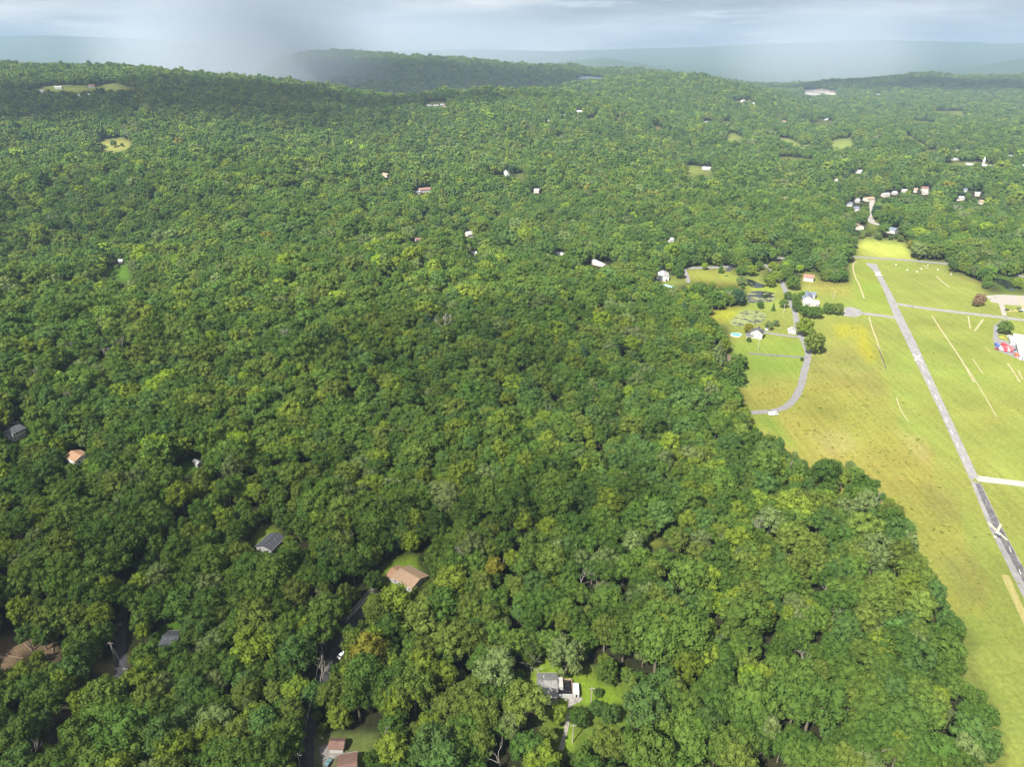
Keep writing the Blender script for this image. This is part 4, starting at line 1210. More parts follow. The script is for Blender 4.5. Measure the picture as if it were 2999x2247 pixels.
for (x, y, cn, cc) in [(2052, 598, 'black', (0.03, 0.03, 0.03)), (2090, 610, 'tan', (0.45, 0.38, 0.2)), (2128, 612, 'yellowish', (0.55, 0.45, 0.15)), (2165, 585, 'dark grey', (0.08, 0.08, 0.09)), (2180, 612, 'charcoal', (0.05, 0.05, 0.06)), (2205, 600, 'white', (0.7, 0.7, 0.72))]:
    vehicle('%s car parked on the grass below the gravel apron' % cn, at(*Q1('g', x, y)), math.radians(rng.uniform(-20, 40)), cc, 'car', 'cars below the gravel apron')

vehicle('white car parked under trees where the forest road bends', at(*Q1('l', 842, 305)), math.radians(60), (0.7, 0.7, 0.7), 'car')
vehicle('teal car beside the brown-roofed house at the bottom edge', at(*Q1('l', 668, 1640)), math.radians(75), (0.10, 0.19, 0.20), 'car')
vehicle('silver car behind the white two-storey house', at(*Q1('i', 140, 285)), math.radians(15), (0.5, 0.5, 0.52), 'car')
M_LOG = paint('cut_wood', (0.20, 0.15, 0.10), 0.9, 0.25, 1.5)
for i, (x, y, a_, ln_, lb) in enumerate([(60, 745, 20, 9, 'long grey log across the bare earth patch'), (230, 690, -35, 8, 'log lying under the leaning trunks of the earth patch'), (330, 660, 70, 7, 'short log at the upper rim of the earth patch'),
                                         (130, 770, -10, 8, 'log near the darker brush of the earth patch'), (390, 780, 35, 6, 'log at the lower tip of the earth patch'), (430, 690, -60, 7, 'log by the trees bounding the earth patch')]):
    p = at(*Q1('j', x, y)); a_ = math.radians(a_)
    mb = MB(); d_ = np.array([math.cos(a_), math.sin(a_), 0]) * ln_ / 2
    mb.tube([-d_ + (0, 0, .25), (0.1, 0.1, .3), d_ + (0, 0, .25)], [0.32, 0.28, 0.18], 7, True)
    for t_ in (-.3, .1, .35):
        b_ = d_ * 2 * t_ + (0, 0, .3); mb.tube([b_, b_ + (rng.uniform(-1, 1), rng.uniform(-1, 1), rng.uniform(.5, 1.4))], [.1, .03], 4)
    tag(mb.build('fallen_log', M_LOG, None, p), lb, 'log')

# small white markers on the grass
for i, (x, y) in enumerate([(1025, 175), (1130, 225), (1220, 240), (1260, 215), (1320, 182), (1412, 222), (1535, 265)]):
    p = at(*Q1('g', x, y))
    mb = MB(); mb.tube([(0, 0, 0), (0, 0, 0.9)], [0.9, 0.25], 8, True)
    o = mb.build('field_marker', M_TRIM, None, p)
    tag(o, '%s small white cone marker on the grass, counted outward from the runway end' % ['first', 'second', 'third', 'fourth', 'fifth', 'sixth', 'seventh'][i], 'marker', 'white markers on the airfield grass')

# ------------------------------------------------------------------ poles and wires
M_POLE = paint('pole_wood', (0.33, 0.29, 0.25), 0.9, 0.15, 1.0)
M_WIRE = paint('wire', (0.25, 0.25, 0.25), 0.6, 0.05, 1.0)


def pole(label, base, h=11.0, group=None):
    root = empty('utility_pole', base); tag(root, label, 'pole', group)
    mb = MB(); mb.tube([(0, 0, 0), (0, 0, h)], [0.24, 0.17], 7, True); mb.build('shaft', M_POLE, root)
    part_box(root, 'crossarm', M_POLE, -1.2, 1.2, -0.08, 0.08, h - 0.9, h - 0.72)
    return np.array([base[0], base[1], base[2] + h - 0.6])


def wire(label, a, b, sag, off):
    mb = MB()
    t = np.linspace(0, 1, 13)
    pts = [a + (b - a) * k + np.array([off, 0, -sag * 4 * k * (1 - k)]) for k in t]
    mb.tube(pts, [0.035] * 13, 4)
    tag(mb.build('power_line', M_WIRE), label, 'wire')


pb1 = at(*Q1('k', 1456, 905), up=11.0)
pb2 = at(*Q1('k', 962, 1432), up=11.0)
t1 = pole('utility pole at the upper end of the forest road gap', pb1)
t2 = pole('utility pole at the lower end of the forest road gap', pb2)
pb3 = at(*Q1('l', 300, 1500), up=11.0)
t3 = pole('utility pole beside the bottom stretch of the forest road', pb3)
for o_, nm in ((-1.0, 'first'), (0.3, 'middle'), (1.1, 'last')):
    wire('%s wire strung along the forest road gap below the tan house' % nm, t1, t2, 1.2, o_)
wire('wire strung along the bottom stretch of the forest road', t2, t3, 1.2, 0.4)
pw1, pw2 = at(*Q1('j', 1020, 880), up=9.0), at(*Q1('j', 900, 670), up=9.0)
t4 = pole('utility pole by the lane west of the charcoal-roofed deck house', pw2)
t5 = pole('utility pole lower down the lane by the bare earth patch', pw1)
wire('wire over the lane by the bare earth patch', t4, t5, 0.6, 0)
pole('utility pole on the lawn beside the grey-roofed ranch house', at(*Q1('m', 1218, 800)), 10.0)
pole('pale utility pole beside the dirt track below the ranch house', at(*Q1('m', 1020, 1205)), 10.0)
pole('leaning utility pole on the lawn in front of the farmhouse', at(*Q1('f', 1322, 1350)), 10.0)
pole('utility pole on the mown strip beside the farm drive', at(*Q1('f', 1636, 900)), 10.0)
pole('utility pole on the grass between blue-roofed farm and runway', at(*Q1('g', 446, 492)), 9.0)

# ------------------------------------------------------------------ trees
def ico(sub=1):
    t = (1 + 5 ** 0.5) / 2
    v = np.array([(-1, t, 0), (1, t, 0), (-1, -t, 0), (1, -t, 0), (0, -1, t), (0, 1, t), (0, -1, -t), (0, 1, -t), (t, 0, -1), (t, 0, 1), (-t, 0, -1), (-t, 0, 1)], float)
    v /= np.linalg.norm(v[0])
    f = [(0, 11, 5), (0, 5, 1), (0, 1, 7), (0, 7, 10), (0, 10, 11), (1, 5, 9), (5, 11, 4), (11, 10, 2), (10, 7, 6), (7, 1, 8), (3, 9, 4), (3, 4, 2), (3, 2, 6), (3, 6, 8), (3, 8, 9), (4, 9, 5), (2, 4, 11), (6, 2, 10), (8, 6, 7), (9, 8, 1)]
    for _ in range(sub):
        mid, nf, vl = {}, [], list(v)

        def m(a, b):
            k = (min(a, b), max(a, b))
            if k not in mid:
                x = (vl[a] + vl[b]) / 2
                vl.append(x / np.linalg.norm(x)); mid[k] = len(vl) - 1
            return mid[k]
        for a, b, c in f:
            ab, bc, ca = m(a, b), m(b, c), m(c, a)
            nf += [(a, ab, ca), (b, bc, ab), (c, ca, bc), (ab, bc, ca)]
        v, f = np.array(vl), nf
    return v, f


ICO0, ICO1 = ico(0), ico(1)


def crown(seed, R=5.5, z0=6.0, z1=16.0, lumps=24, leaves=80, lump_r=(0.30, 0.44), shape='round', size=(0.5, 1.0), core=1):
    """a crown of leaf clumps: each lump is a rough core wrapped in leaf-sized faces"""
    r = np.random.default_rng(seed)
    mb = MB()
    ga = math.pi * (3 - 5 ** 0.5)
    C = []
    hz = (z1 - z0) / 2
    zc = (z0 + z1) / 2
    for i in range(lumps):
        u = 1 - 1.72 * (i + 0.5) / lumps            # from the top down past the equator
        a = i * ga + r.normal(0, 0.35)
        rad = math.sqrt(max(0, 1 - u * u))
        if shape == 'tall':
            rad *= 0.92 - 0.25 * u
        if shape == 'flat':
            rad = rad ** 0.7
        k = r.uniform(0.56, 0.94)
        lr = r.uniform(*lump_r) * R * (1.0 if u > -0.3 else 0.8)
        C.append((np.array([math.cos(a) * rad * R * k, math.sin(a) * rad * R * k, zc + u * hz * k * r.uniform(0.92, 1.1)]), lr))
    C.append((np.array([0, 0, zc]), R * 0.55))
    cen = np.array([c for c, _ in C]); rad = np.array([x for _, x in C])
    V, F = (ICO1 if core == 1 else ICO0)
    for c, lr in C:
        jit = 1 + r.normal(0, 0.10, len(V))
        mb.add(c + V * (lr * 0.72 * jit)[:, None] * np.array([1, 1, 0.86]), F)
    vs, n0 = [], 0
    for ci, (c, lr) in enumerate(C[:-1]):
        d = r.normal(0, 1, (leaves, 3)); d /= np.linalg.norm(d, axis=1)[:, None]
        p = c + d * (lr * r.uniform(0.80, 1.22, leaves))[:, None] * np.array([1, 1, 0.88])
        dist = np.linalg.norm(p[:, None, :] - cen[None], axis=2) / rad[None]
        dist[:, ci] = 9
        keep = (dist.min(axis=1) > 0.92) & (d[:, 2] > -0.75)
        p, d = p[keep], d[keep]
        nn = d + r.normal(0, 0.62, d.shape) + np.array([0, 0, 0.10]); nn /= np.linalg.norm(nn, axis=1)[:, None]
        a = np.cross(nn, r.normal(0, 1, d.shape)); a /= np.linalg.norm(a, axis=1)[:, None]
        b = np.cross(nn, a)
        s = r.uniform(*size, len(p))[:, None] * 0.5
        e = r.uniform(0.6, 1.0, len(p))[:, None]
        q = np.stack([p - a * s - b * s * e, p + a * s - b * s * e * 0.6, p + a * s * 0.8 + b * s * e, p - a * s * 0.7 + b * s * e], 1)
        vs.append(q.reshape(-1, 3))
    vs = np.concatenate(vs)
    mb.add(vs, [(4 * i, 4 * i + 1, 4 * i + 2, 4 * i + 3) for i in range(len(vs) // 4)])
    return mb


def trunk(seed, h=9.0, r0=0.32, limbs=5, spread=3.0):
    r = np.random.default_rng(seed)
    mb = MB()
    mb.tube([(0, 0, -0.6), (0.1, 0, h * 0.4), (r.normal(0, .3), r.normal(0, .3), h * 0.75), (r.normal(0, .5), r.normal(0, .5), h * 1.15)], [r0 * 1.25, r0, r0 * 0.75, r0 * 0.3], 6)
    for k in range(limbs):
        a = 2 * math.pi * k / limbs + r.uniform(-.4, .4)
        z = h * r.uniform(0.5, 0.8)
        e = np.array([math.cos(a) * spread, math.sin(a) * spread, z + h * r.uniform(0.25, 0.45)])
        mb.tube([(0, 0, z), e * np.array([.5, .5, 1]) - np.array([0, 0, h * 0.1]), e], [r0 * 0.5, r0 * 0.35, r0 * 0.14], 4)
    return mb


def conifer(seed, R=4.0, h=17.0, tiers=13, low=1.2):
    r = np.random.default_rng(seed)
    mb = MB()
    for t in range(tiers):
        f = t / (tiers - 1)
        z = low + (h - low) * f
        rr = R * (1 - f) ** 0.85 + 0.35
        nb = int(7 + 8 * (1 - f))
        for k in range(nb):
            a = 2 * math.pi * (k + r.uniform(-.3, .3)) / nb + t
            ln = rr * r.uniform(0.8, 1.12)
            d = np.array([math.cos(a), math.sin(a), 0]); s = np.array([-d[1], d[0], 0])
            w = 0.32 * ln + 0.28
            c0 = np.array([0, 0, z])
            for m in range(3):      # a bough: three overlapping sprays that droop
                p0 = c0 + d * ln * (m * 0.3) + np.array([0, 0, -0.10 * ln * m])
                p1 = c0 + d * ln * (m * 0.3 + 0.45) + np.array([0, 0, -0.10 * ln * (m + 1) - 0.1])
                ww = w * (1 - 0.2 * m)
                tl = r.normal(0, .25)
                mb.add([p0 - s * ww * .4, p0 + s * ww * .4 + (0, 0, tl * .4), p1 + s * ww * .5 + (0, 0, tl - .15), p1 + d * .35 * ww, p1 - s * ww * .5 - (0, 0, tl + .15)], [(0, 1, 2, 3, 4)])
    mb.tube([(0, 0, low), (0, 0, h)], [R * .42, 0.1], 7)
    return mb


def bare_tree(seed, h=16.0, full=True):
    r = np.random.default_rng(seed)
    mb = MB()

    def grow(p, d, ln, rad, lev):
        d = d / np.linalg.norm(d)
        q1 = p + d * ln * 0.5 + r.normal(0, ln * .05, 3)
        q2 = q1 + (d + r.normal(0, .18, 3) + np.array([0, 0, .1])) * ln * 0.5
        mb.tube([p, q1, q2], [rad, rad * .8, rad * .55], 4 if lev else 5)
        if lev >= 3:
            return
        n = [5, 4, 3][lev] if full else [3, 2, 2][lev]
        for k in range(n):
            t = r.uniform(0.45, 1.0)
            b = p + (q2 - p) * t
            nd = d + r.normal(0, .62, 3) + np.array([0, 0, .15])
            grow(b, nd, ln * r.uniform(.42, .62), rad * .52, lev + 1)
    grow(np.array([0, 0, -0.5]), np.array([r.normal(0, .06), r.normal(0, .06), 1]), h * 0.55, 0.26, 0)
    return mb


SHAPES = [dict(R=5.6, z0=5.0, z1=15.0, lumps=36, shape='round', lump_r=(0.18, 0.36)), dict(R=6.2, z0=6.0, z1=15.0, lumps=42, shape='flat', lump_r=(0.16, 0.31)), dict(R=4.8, z0=4.5, z1=16.5, lumps=36, shape='tall', lump_r=(0.18, 0.36)),
          dict(R=5.4, z0=5.5, z1=15.5, lumps=28, shape='round', lump_r=(0.22, 0.42)), dict(R=5.0, z0=4.0, z1=14.5, lumps=40, shape='round', lump_r=(0.16, 0.32)), dict(R=5.8, z0=5.0, z1=16.0, lumps=32, shape='tall', lump_r=(0.19, 0.38))]
NEAR_CROWN = [crown(100 + i, leaves=104, size=(0.30, 0.66), core=0, **s).mesh('crown', LEAF) for i, s in enumerate(SHAPES)]
NEAR_TRUNK = [trunk(200 + i).mesh('trunk', BARK) for i in range(3)]
OPEN_CROWN = [crown(120 + i, R=5.6, z0=0.9, z1=12.5, lumps=54, leaves=76, shape='round', lump_r=(0.16, 0.30), size=(0.30, 0.68), core=0).mesh('crown', LEAF) for i in range(3)]
CONIFER_CROWN = [conifer(300 + i, R=r_, h=h_).mesh('crown', LEAF) for i, (r_, h_) in enumerate([(4.2, 17), (3.4, 16), (5.2, 15)])]
DEAD = [bare_tree(400 + i, h_, fl).mesh('bare_tree', DEADWOOD) for i, (h_, fl) in enumerate([(19, True), (18, True), (20, False), (17, True)])]

# kinds held in a collection outside the scene, for the mass of the forest
KINDS = bpy.data.collections.new('tree_kinds')


def kind_object(i, me):
    o = bpy.data.objects.new('kind_%02d' % i, me)
    KINDS.objects.link(o)


def joined(mbs, mats, name):
    v, f, mi, n = [], [], [], 0
    for k, b in enumerate(mbs):
        vv = np.concatenate(b.v)
        v.append(vv)
        f += [[i + n for i in q] for q in b.f]
        mi += [k] * len(b.f)
        n += len(vv)
    me = bpy.data.meshes.new(name)
    me.from_pydata(np.concatenate(v).tolist(), [], f)
    for m in mats:
        me.materials.append(m)
    me.polygons.foreach_set('material_index', mi)
    me.update()
    return me


NK_NEAR = len(SHAPES)
for i, s in enumerate(SHAPES):                    # 0-5 middle distance
    kind_object(i, joined([crown(500 + i, leaves=104, size=(0.30, 0.66), core=0, **s), trunk(520 + i)], [LEAF, BARK], 'wood_tree'))
for i, s in enumerate(SHAPES[:4]):                # 6-9 far
    s2 = dict(s); s2['lumps'] = 24; s2['lump_r'] = (0.24, 0.44); s2['z0'] = 1.5
    kind_object(6 + i, joined([crown(540 + i, leaves=20, size=(0.9, 1.6), core=0, **s2)], [LEAF], 'far_tree'))
kind_object(10, joined([conifer(560), trunk(561, 3, .3, 0)], [LEAF, BARK], 'wood_conifer'))
for i in range(2):                                 # 12-13 trees of the wood's edge, leafy to the ground
    kind_object(12 + i, joined([crown(580 + i, R=5.4, z0=0.6, z1=14.0, lumps=54, leaves=60, lump_r=(0.16, 0.30), size=(0.36, 0.82), core=0), trunk(590 + i, 5)], [LEAF, BARK], 'edge_tree'))
kind_object(11, joined([bare_tree(570, 18, True)], [DEADWOOD], 'wood_snag'))

# leaf colours by class
CLASSES = [('dark green', (0.054, 0.098, 0.019)), ('mid green', (0.076, 0.126, 0.023)), ('olive green', (0.096, 0.132, 0.025)), ('blue green', (0.062, 0.112, 0.028)),
           ('yellow green', (0.122, 0.168, 0.022)), ('grey green', (0.108, 0.146, 0.048)), ('lime green', (0.140, 0.210, 0.020)), ('golden green', (0.160, 0.155, 0.022))]
CW0 = np.array([0.26, 0.36, 0.13, 0.12, 0.075, 0.04, 0.012, 0.0015])

# dead trees seen in the photograph
DEAD_PX = (Q('k', [(855, 260), (1205, 410), (850, 640), (950, 935)]) + Q('m', [(585, 215), (1740, 1310), (230, 1300)]) +
           Q('o', [(955, 290), (175, 610), (715, 630), (270, 525), (370, 470), (320, 800), (545, 940), (1000, 965), (770, 1120), (730, 1235), (465, 1255), (680, 1315), (1550, 1160), (1840, 1070), (1910, 1080), (1100, 465), (600, 365), (1220, 310), (1240, 400), (1005, 745), (480, 840), (600, 1250), (400, 1260)]) +
           Q('p', [(1100, 110), (1275, 1020), (1530, 1440), (400, 1350), (1440, 130), (1440, 1100), (1380, 1480)]) +
           Q('h', [(310, 1260), (80, 1410), (1115, 1290), (200, 1270), (520, 880), (1090, 1070), (890, 1270)]) + Q('n', [(960, 255), (250, 615), (1230, 1330), (1000, 460), (800, 690), (1240, 555), (300, 930), (330, 1050)]) +
           Q('j', [(235, 1520)]) + Q('l', [(560, 440), (1330, 1170)]) + Q('d', [(1985, 440), (2000, 490), (1960, 470), (2110, 350), (870, 440), (1640, 900), (1860, 930), (1190, 260), (1250, 270), (1150, 270)]))
MARSH = Q('f', [(1220 + 45 * k + (k % 3) * 9, 110 + (k * 37) % 60) for k in range(8)] + [(1240 + 40 * k, 60 + (k * 53) % 40) for k in range(8)])


def patch(x, y, seed, wl):
    r = np.random.default_rng(seed)
    v = 0
    for _ in range(6):
        a, ph, k = r.uniform(0, 6.28), r.uniform(0, 6.28), 2 * math.pi / (wl * r.uniform(.6, 1.7))
        v = v + np.sin(k * (x * math.cos(a) + y * math.sin(a)) + ph)
    return v / 3.0


def scatter():
    """tree places: a jittered grid that widens with distance, cleared of the open ground"""
    P = []
    for y0, y1, s in ((110, 430, 7.9), (430, 850, 8.7), (850, 1500, 9.8), (1500, 3000, 12.0), (3000, 5900, 16.5)):
        xs = 0.86 * y1 + 90
        gx = np.arange(-xs, xs, s)
        gy = np.arange(y0, y1, s * 0.9)
        X, Y = np.meshgrid(gx, gy)
        X = X + (np.arange(len(gy)) % 2)[:, None] * s * 0.5
        X = X + rng.uniform(-.42, .42, X.shape) * s
        Y = Y + rng.uniform(-.42, .42, Y.shape) * s
        X, Y = X.ravel(), Y.ravel()
        k = np.abs(X) < 0.82 * Y + 70
        P.append(np.stack([X[k], Y[k], np.full(k.sum(), s)], 1))
    P = np.concatenate(P)
    x, y, sp = P.T
    z = height(x, y)
    base = np.clip(rng.lognormal(0.0, 0.25, len(x)) * (1 + 0.12 * patch(x, y, 31, 70)), 0.5, 1.75) * np.interp(sp, [7.9, 8.7, 9.8, 12.0, 16.5], [0.98, 1.10, 1.24, 1.46, 1.90])
    hsc = base ** 0.7 * rng.uniform(0.84, 1.22, len(x)) * (1 + 0.16 * patch(x, y, 32, 120)) * np.interp(sp, [7.9, 8.7, 9.8, 12.0, 16.5], [1.0, 0.98, 0.95, 0.90, 0.80])
    # visibility over the ridges, by columns
    ca = x / y
    bins = np.clip(((ca + 0.9) / 1.8 * 260).astype(int), 0, 259)
    ok = np.ones(len(x), bool)
    ty = np.arange(120, 5900, 20.0)
    for b in range(260):
        c = (b + 0.5) / 260 * 1.8 - 0.9
        hh = height(c * ty, ty) + 10
        sl = np.maximum.accumulate((hh - HC) / ty)
        w = np.nonzero(bins == b)[0]
        i = np.clip(((y[w] - 120) / 20).astype(int) - 4, 0, len(ty) - 1)
        ok[w] = (z[w] + 32 - HC) / y[w] >= sl[i]
    vis = ok.copy()
    stand = (rng.uniform(0, 1, len(x)) > 0.05 + 0.05 * patch(x, y, 33, 60)) | (y > 1500)
    base0, hsc0 = base.copy(), hsc.copy()
    ok = clear_of(x, y, z, base, hsc) & vis & stand
    small = ~ok & vis & (y < 1500)
    f = rng.uniform(0.32, 0.58, len(x))
    ok2 = clear_of(x, y, z, base * f * 1.15, hsc * f) & small
    base = np.where(ok2, base * f * 1.15, base); hsc = np.where(ok2, hsc * f, hsc)
    return x, y, z, base, hsc, sp, ok | ok2


def clear_of(x, y, z, base, hsc):
    ok = np.ones(len(x), bool)
    H = 15.5 * hsc
    R = 5.0 * base
    for (dh, dr) in ((0, 0), (.35, 0), (.35, .8), (.35, -.8), (.65, 0), (.65, .9), (.65, -.9), (.93, 0), (.93, .35), (.93, -.35)):
        px, py = project(x + dr * R, y, z + dh * H)
        bad = look(OPEN, px, py)
        ok &= ~bad | ((y > 1500) & ((dh > .7) | (dr != 0)))
    # room for houses: footprint, and nothing tall just in front of them
    for bx, by, rad, bz, bh, mg in OPEN_BOXES:
        d = np.hypot(x - bx, y - by)
        ok &= d > rad + 1.5 + R * 0.55
        dirx, diry = -bx / math.hypot(bx, by), -by / math.hypot(bx, by)
        lat = np.abs((x - bx) * diry - (y - by) * dirx)
        fwd = (x - bx) * dirx + (y - by) * diry
        slope = (HC - bz) / math.hypot(bx, by)
        # a tree in front must stay below the line of sight to the middle of the wall
        hide = (fwd > 0) & (fwd < 160) & (lat < rad + R * 0.7) & (z + H > bz + bh * mg + fwd * slope)
        ok &= ~hide
    for line in (ROAD_W, LANE2):
        for a, b in zip(line[:-1], line[1:]):
            L2 = (b - a)[0] ** 2 + (b - a)[1] ** 2
            t = np.clip(((x - a[0]) * (b - a)[0] + (y - a[1]) * (b - a)[1]) / L2, 0, 1)
            ok &= np.hypot(x - a[0] - t * (b - a)[0], y - a[1] - t * (b - a)[1]) > 2.0 + 0.22 * R
    return ok


# trees standing in the open, each placed from the photograph: (key, x, y, crown radius, class, kind)
SOLO = [
    ('f', 1214, 1075, 4.6, 7, 'b', 'golden green round tree touching the gabled farmhouse'), ('f', 1905, 1050, 8.6, 4, 'b', 'upper of two big round trees on the drive bend'),
    ('f', 2008, 1255, 8.8, 2, 'b', 'lower of two big round trees on the drive bend'), ('f', 868, 1275, 8.4, 5, 'c', 'broad blue-grey spruce above the brown ranch house'),
    ('f', 1085, 1470, 9.0, 0, 'c', 'tall dark spruce below the brown ranch house'), ('f', 1460, 1045, 4.0, 5, 'b', 'thin grey green tree behind the farmhouse van'),
    ('f', 1545, 1015, 3.2, 5, 'b', 'small grey green tree on the mown strip by the pond'), ('f', 1355, 795, 3.6, 0, 'b', 'rounded bush-like tree between the two weedy ponds'),
    ('f', 1518, 800, 2.8, 0, 'c', 'small dark cedar between the two weedy ponds'), ('f', 1690, 680, 4.6, 0, 'b', 'dark tree on the drive, pond side, upper'), ('f', 1640, 770, 4.8, 1, 'b', 'dark tree on the drive, pond side, lower'),
    ('f', 1785, 720, 5.0, 1, 'b', 'tree between drive and slate-blue roofed farmhouse'), ('f', 1800, 815, 5.2, 0, 'b', 'lowest tree between drive and white garage'), ('f', 1855, 680, 4.2, 1, 'b', 'tree touching the slate-blue roofed farmhouse'),
    ('f', 1900, 870, 5.6, 0, 'b', 'first tree of the row below the white garage'), ('f', 1970, 880, 6.0, 0, 'b', 'second tree of the row below the white garage'), ('f', 2040, 880, 6.0, 0, 'b', 'third tree of the row below the white garage'),
    ('g', 400, 575, 5.6, 1, 'b', 'fourth tree of the row below the white garage'), ('g', 488, 575, 6.2, 2, 'b', 'last olive tree of the row by the pale apron'),
    ('f', 1470, 500, 6.5, 4, 'b', 'yellow green tree beside the small pond outlet'), ('f', 1560, 450, 6.5, 4, 'b', 'yellow green tree west of the farm drive mouth'), ('f', 1690, 430, 7.0, 1, 'b', 'tall tree east of the farm drive mouth'),
    ('f', 1760, 520, 7.5, 1, 'b', 'spreading tree over the farm drive mouth'), ('f', 1620, 380, 6.0, 1, 'b', 'tree behind the farm drive mouth'), ('f', 1830, 350, 5.0, 6, 'b', 'lime green tree next to the white barn'),
    ('f', 1125, 500, 5.4, 5, 'b', 'grey green willow-like tree at the small pond head'), ('f', 1110, 380, 5.4, 1, 'b', 'tree in the angle of road and drive'), ('f', 1250, 370, 6.4, 4, 'b', 'yellow green tree between road and small pond'),
    ('f', 1340, 315, 5.2, 1, 'b', 'round tree hard by the main road bend'), ('f', 680, 325, 4.0, 6, 'b', 'lime green tree on the roadside of the wet meadow'), ('f', 885, 310, 4.6, 0, 'c', 'dark conifer on the roadside of the wet meadow'),
    ('f', 770, 550, 4.0, 4, 'b', 'light tree at the lower rim of the wet meadow'), ('f', 375, 405, 6.0, 0, 'b', 'dark tree beside the pale-roofed house lawn'), ('f', 250, 330, 5.0, 6, 'b', 'lime green tree behind the pale-roofed house'),
    ('f', 1142, 575, 2.4, 0, 'b', 'small round bush at the weedy pond inlet'), ('f', 1214, 1220, 2.2, 0, 'b', 'clipped bush in front of the low farm annexe'), ('f', 1500, 430, 5.0, 1, 'b', 'mid tree behind the pond outlet tree'),
    ('g', 2045, 745, 6.4, 1, 'b', 'round tree inside the airfield yard loop'), ('g', 1808, 495, 5.6, 7, 'b', 'brownish thin tree alone on the airfield grass'), ('g', 1775, 520, 4.2, 5, 'b', 'small grey tree beside the brownish one on the airfield'),
    ('j', 215, 575, 5.0, 3, 't', 'leaning trunk tree over the middle of the earth patch'), ('j', 340, 590, 4.6, 0, 't', 'slim trunk tree at the far end of the earth patch'),
    ('j', 300, 770, 3.2, 4, 'b', 'bright bush in the middle of the earth patch'), ('j', 150, 930, 5.0, 4, 't', 'yellow green tree just below the earth patch'),
    ('m', 960, 270, 7.6, 5, 'b', 'pale forked tree behind the grey-roofed ranch house'), ('m', 1295, 660, 2.0, 3, 'b', 'blue green sapling beside the lawn pole'), ('m', 1275, 830, 3.0, 3, 'b', 'blue green bush below the lawn pole'),
    ('m', 1670, 540, 5.2, 2, 'c', 'olive cedar at the far end of the ranch lawn'), ('m', 845, 880, 4.4, 4, 'b', 'yellow green tree at the ranch house porch'), ('m', 1095, 920, 4.0, 0, 'b', 'dark tree between gravel patch and dirt track'),
    ('m', 1430, 890, 4.0, 3, 'b', 'blue green small tree in the ranch meadow corner'), ('o', 733, 785, 2.8, 0, 'b', 'dark round bush in the western glade'), ('o', 760, 735, 3.0, 1, 'b', 'small tree in the western glade'),
    ('a', 735, 928, 6.5, 0, 'b', 'large dark tree in the yellow clearing'), ('a', 790, 935, 4.0, 1, 'b', 'smaller tree in the yellow clearing'), ('h', 590, 122, 1.6, 0, 'b', 'tiny bush where the grey drive meets the curve'),
    ('e', 600, 805, 5.5, 7, 'b', 'brownish tree at the corner of the far meadow'), ('g', 2160, 345, 5.5, 4, 'b', 'yellow green tree at the dark pond bank'),
    ('c', 775, 930, 7.0, 0, 'b', 'dark tree alone in the far scrub field'), ('c', 885, 930, 6.0, 0, 'b', 'second dark tree in the far scrub field'), ('c', 1480, 935, 6.5, 0, 'b', 'dark round tree on the far sloping field'), ('c', 1420, 905, 7.5, 0, 'b', 'dark tree clump on the far sloping field'),
    ('c', 685, 1028, 6.0, 0, 'c', 'first dark spruce of the far field row'), ('c', 750, 1030, 6.5, 0, 'c', 'second dark spruce of the far field row'), ('c', 812, 1032, 5.5, 0, 'c', 'third dark spruce of the far field row'), ('c', 850, 1015, 5.0, 0, 'c', 'fourth dark spruce of the far field row'), ('c', 872, 1035, 5.0, 0, 'c', 'last dark spruce of the far field row'),
]


for (k, x_, y_, r_, cl, kd, lab) in SOLO:
    hgt = (r_ / 5.6) * 12.5 if kd == 'b' else (r_ / 5.6 * 15 if kd == 't' else r_ / 4.2 * 17)
    p = at(*Q1(k, x_, y_), up=hgt * 0.55)
    if p[1] < 1300 and kd != 't' and r_ >= 4 and k in 'fg':
        OPEN_BOXES.append((p[0], p[1], r_ * 0.8, p[2], hgt, 0.3))
fill(Q('f', [(740, 1385), (1000, 1385), (990, 1480), (800, 1490)]), (0.12, 0.09, 0.06))
tx, ty_, tz, tb, th, tsp, tok = scatter()
dead_pts = [at(*p, up=12.0) for p in DEAD_PX]
for p in dead_pts:
    d = np.hypot(tx - p[0], ty_ - p[1])
    tok &= d > 3.8
marsh_pts = [at(*p, up=7.0) for p in MARSH]
for p in marsh_pts:
    tok &= np.hypot(tx - p[0], ty_ - p[1]) > 6.0



def put_tree(label, x, y, z, crown_me, trunk_me, sx, sz, rz, tint, name, cat, group=None):
    root = empty(name, (x, y, z), rz)
    root.scale = (sx, sx, sz)
    tag(root, label, cat, group)
    for nm, me in (('trunk', trunk_me), ('crown', crown_me)):
        if me is None:
            continue
        o = bpy.data.objects.new(nm, me)
        o.parent = root
        if nm == 'crown':
            o['tint'] = [float(v) for v in tint]
        COL.objects.link(o)
    return root


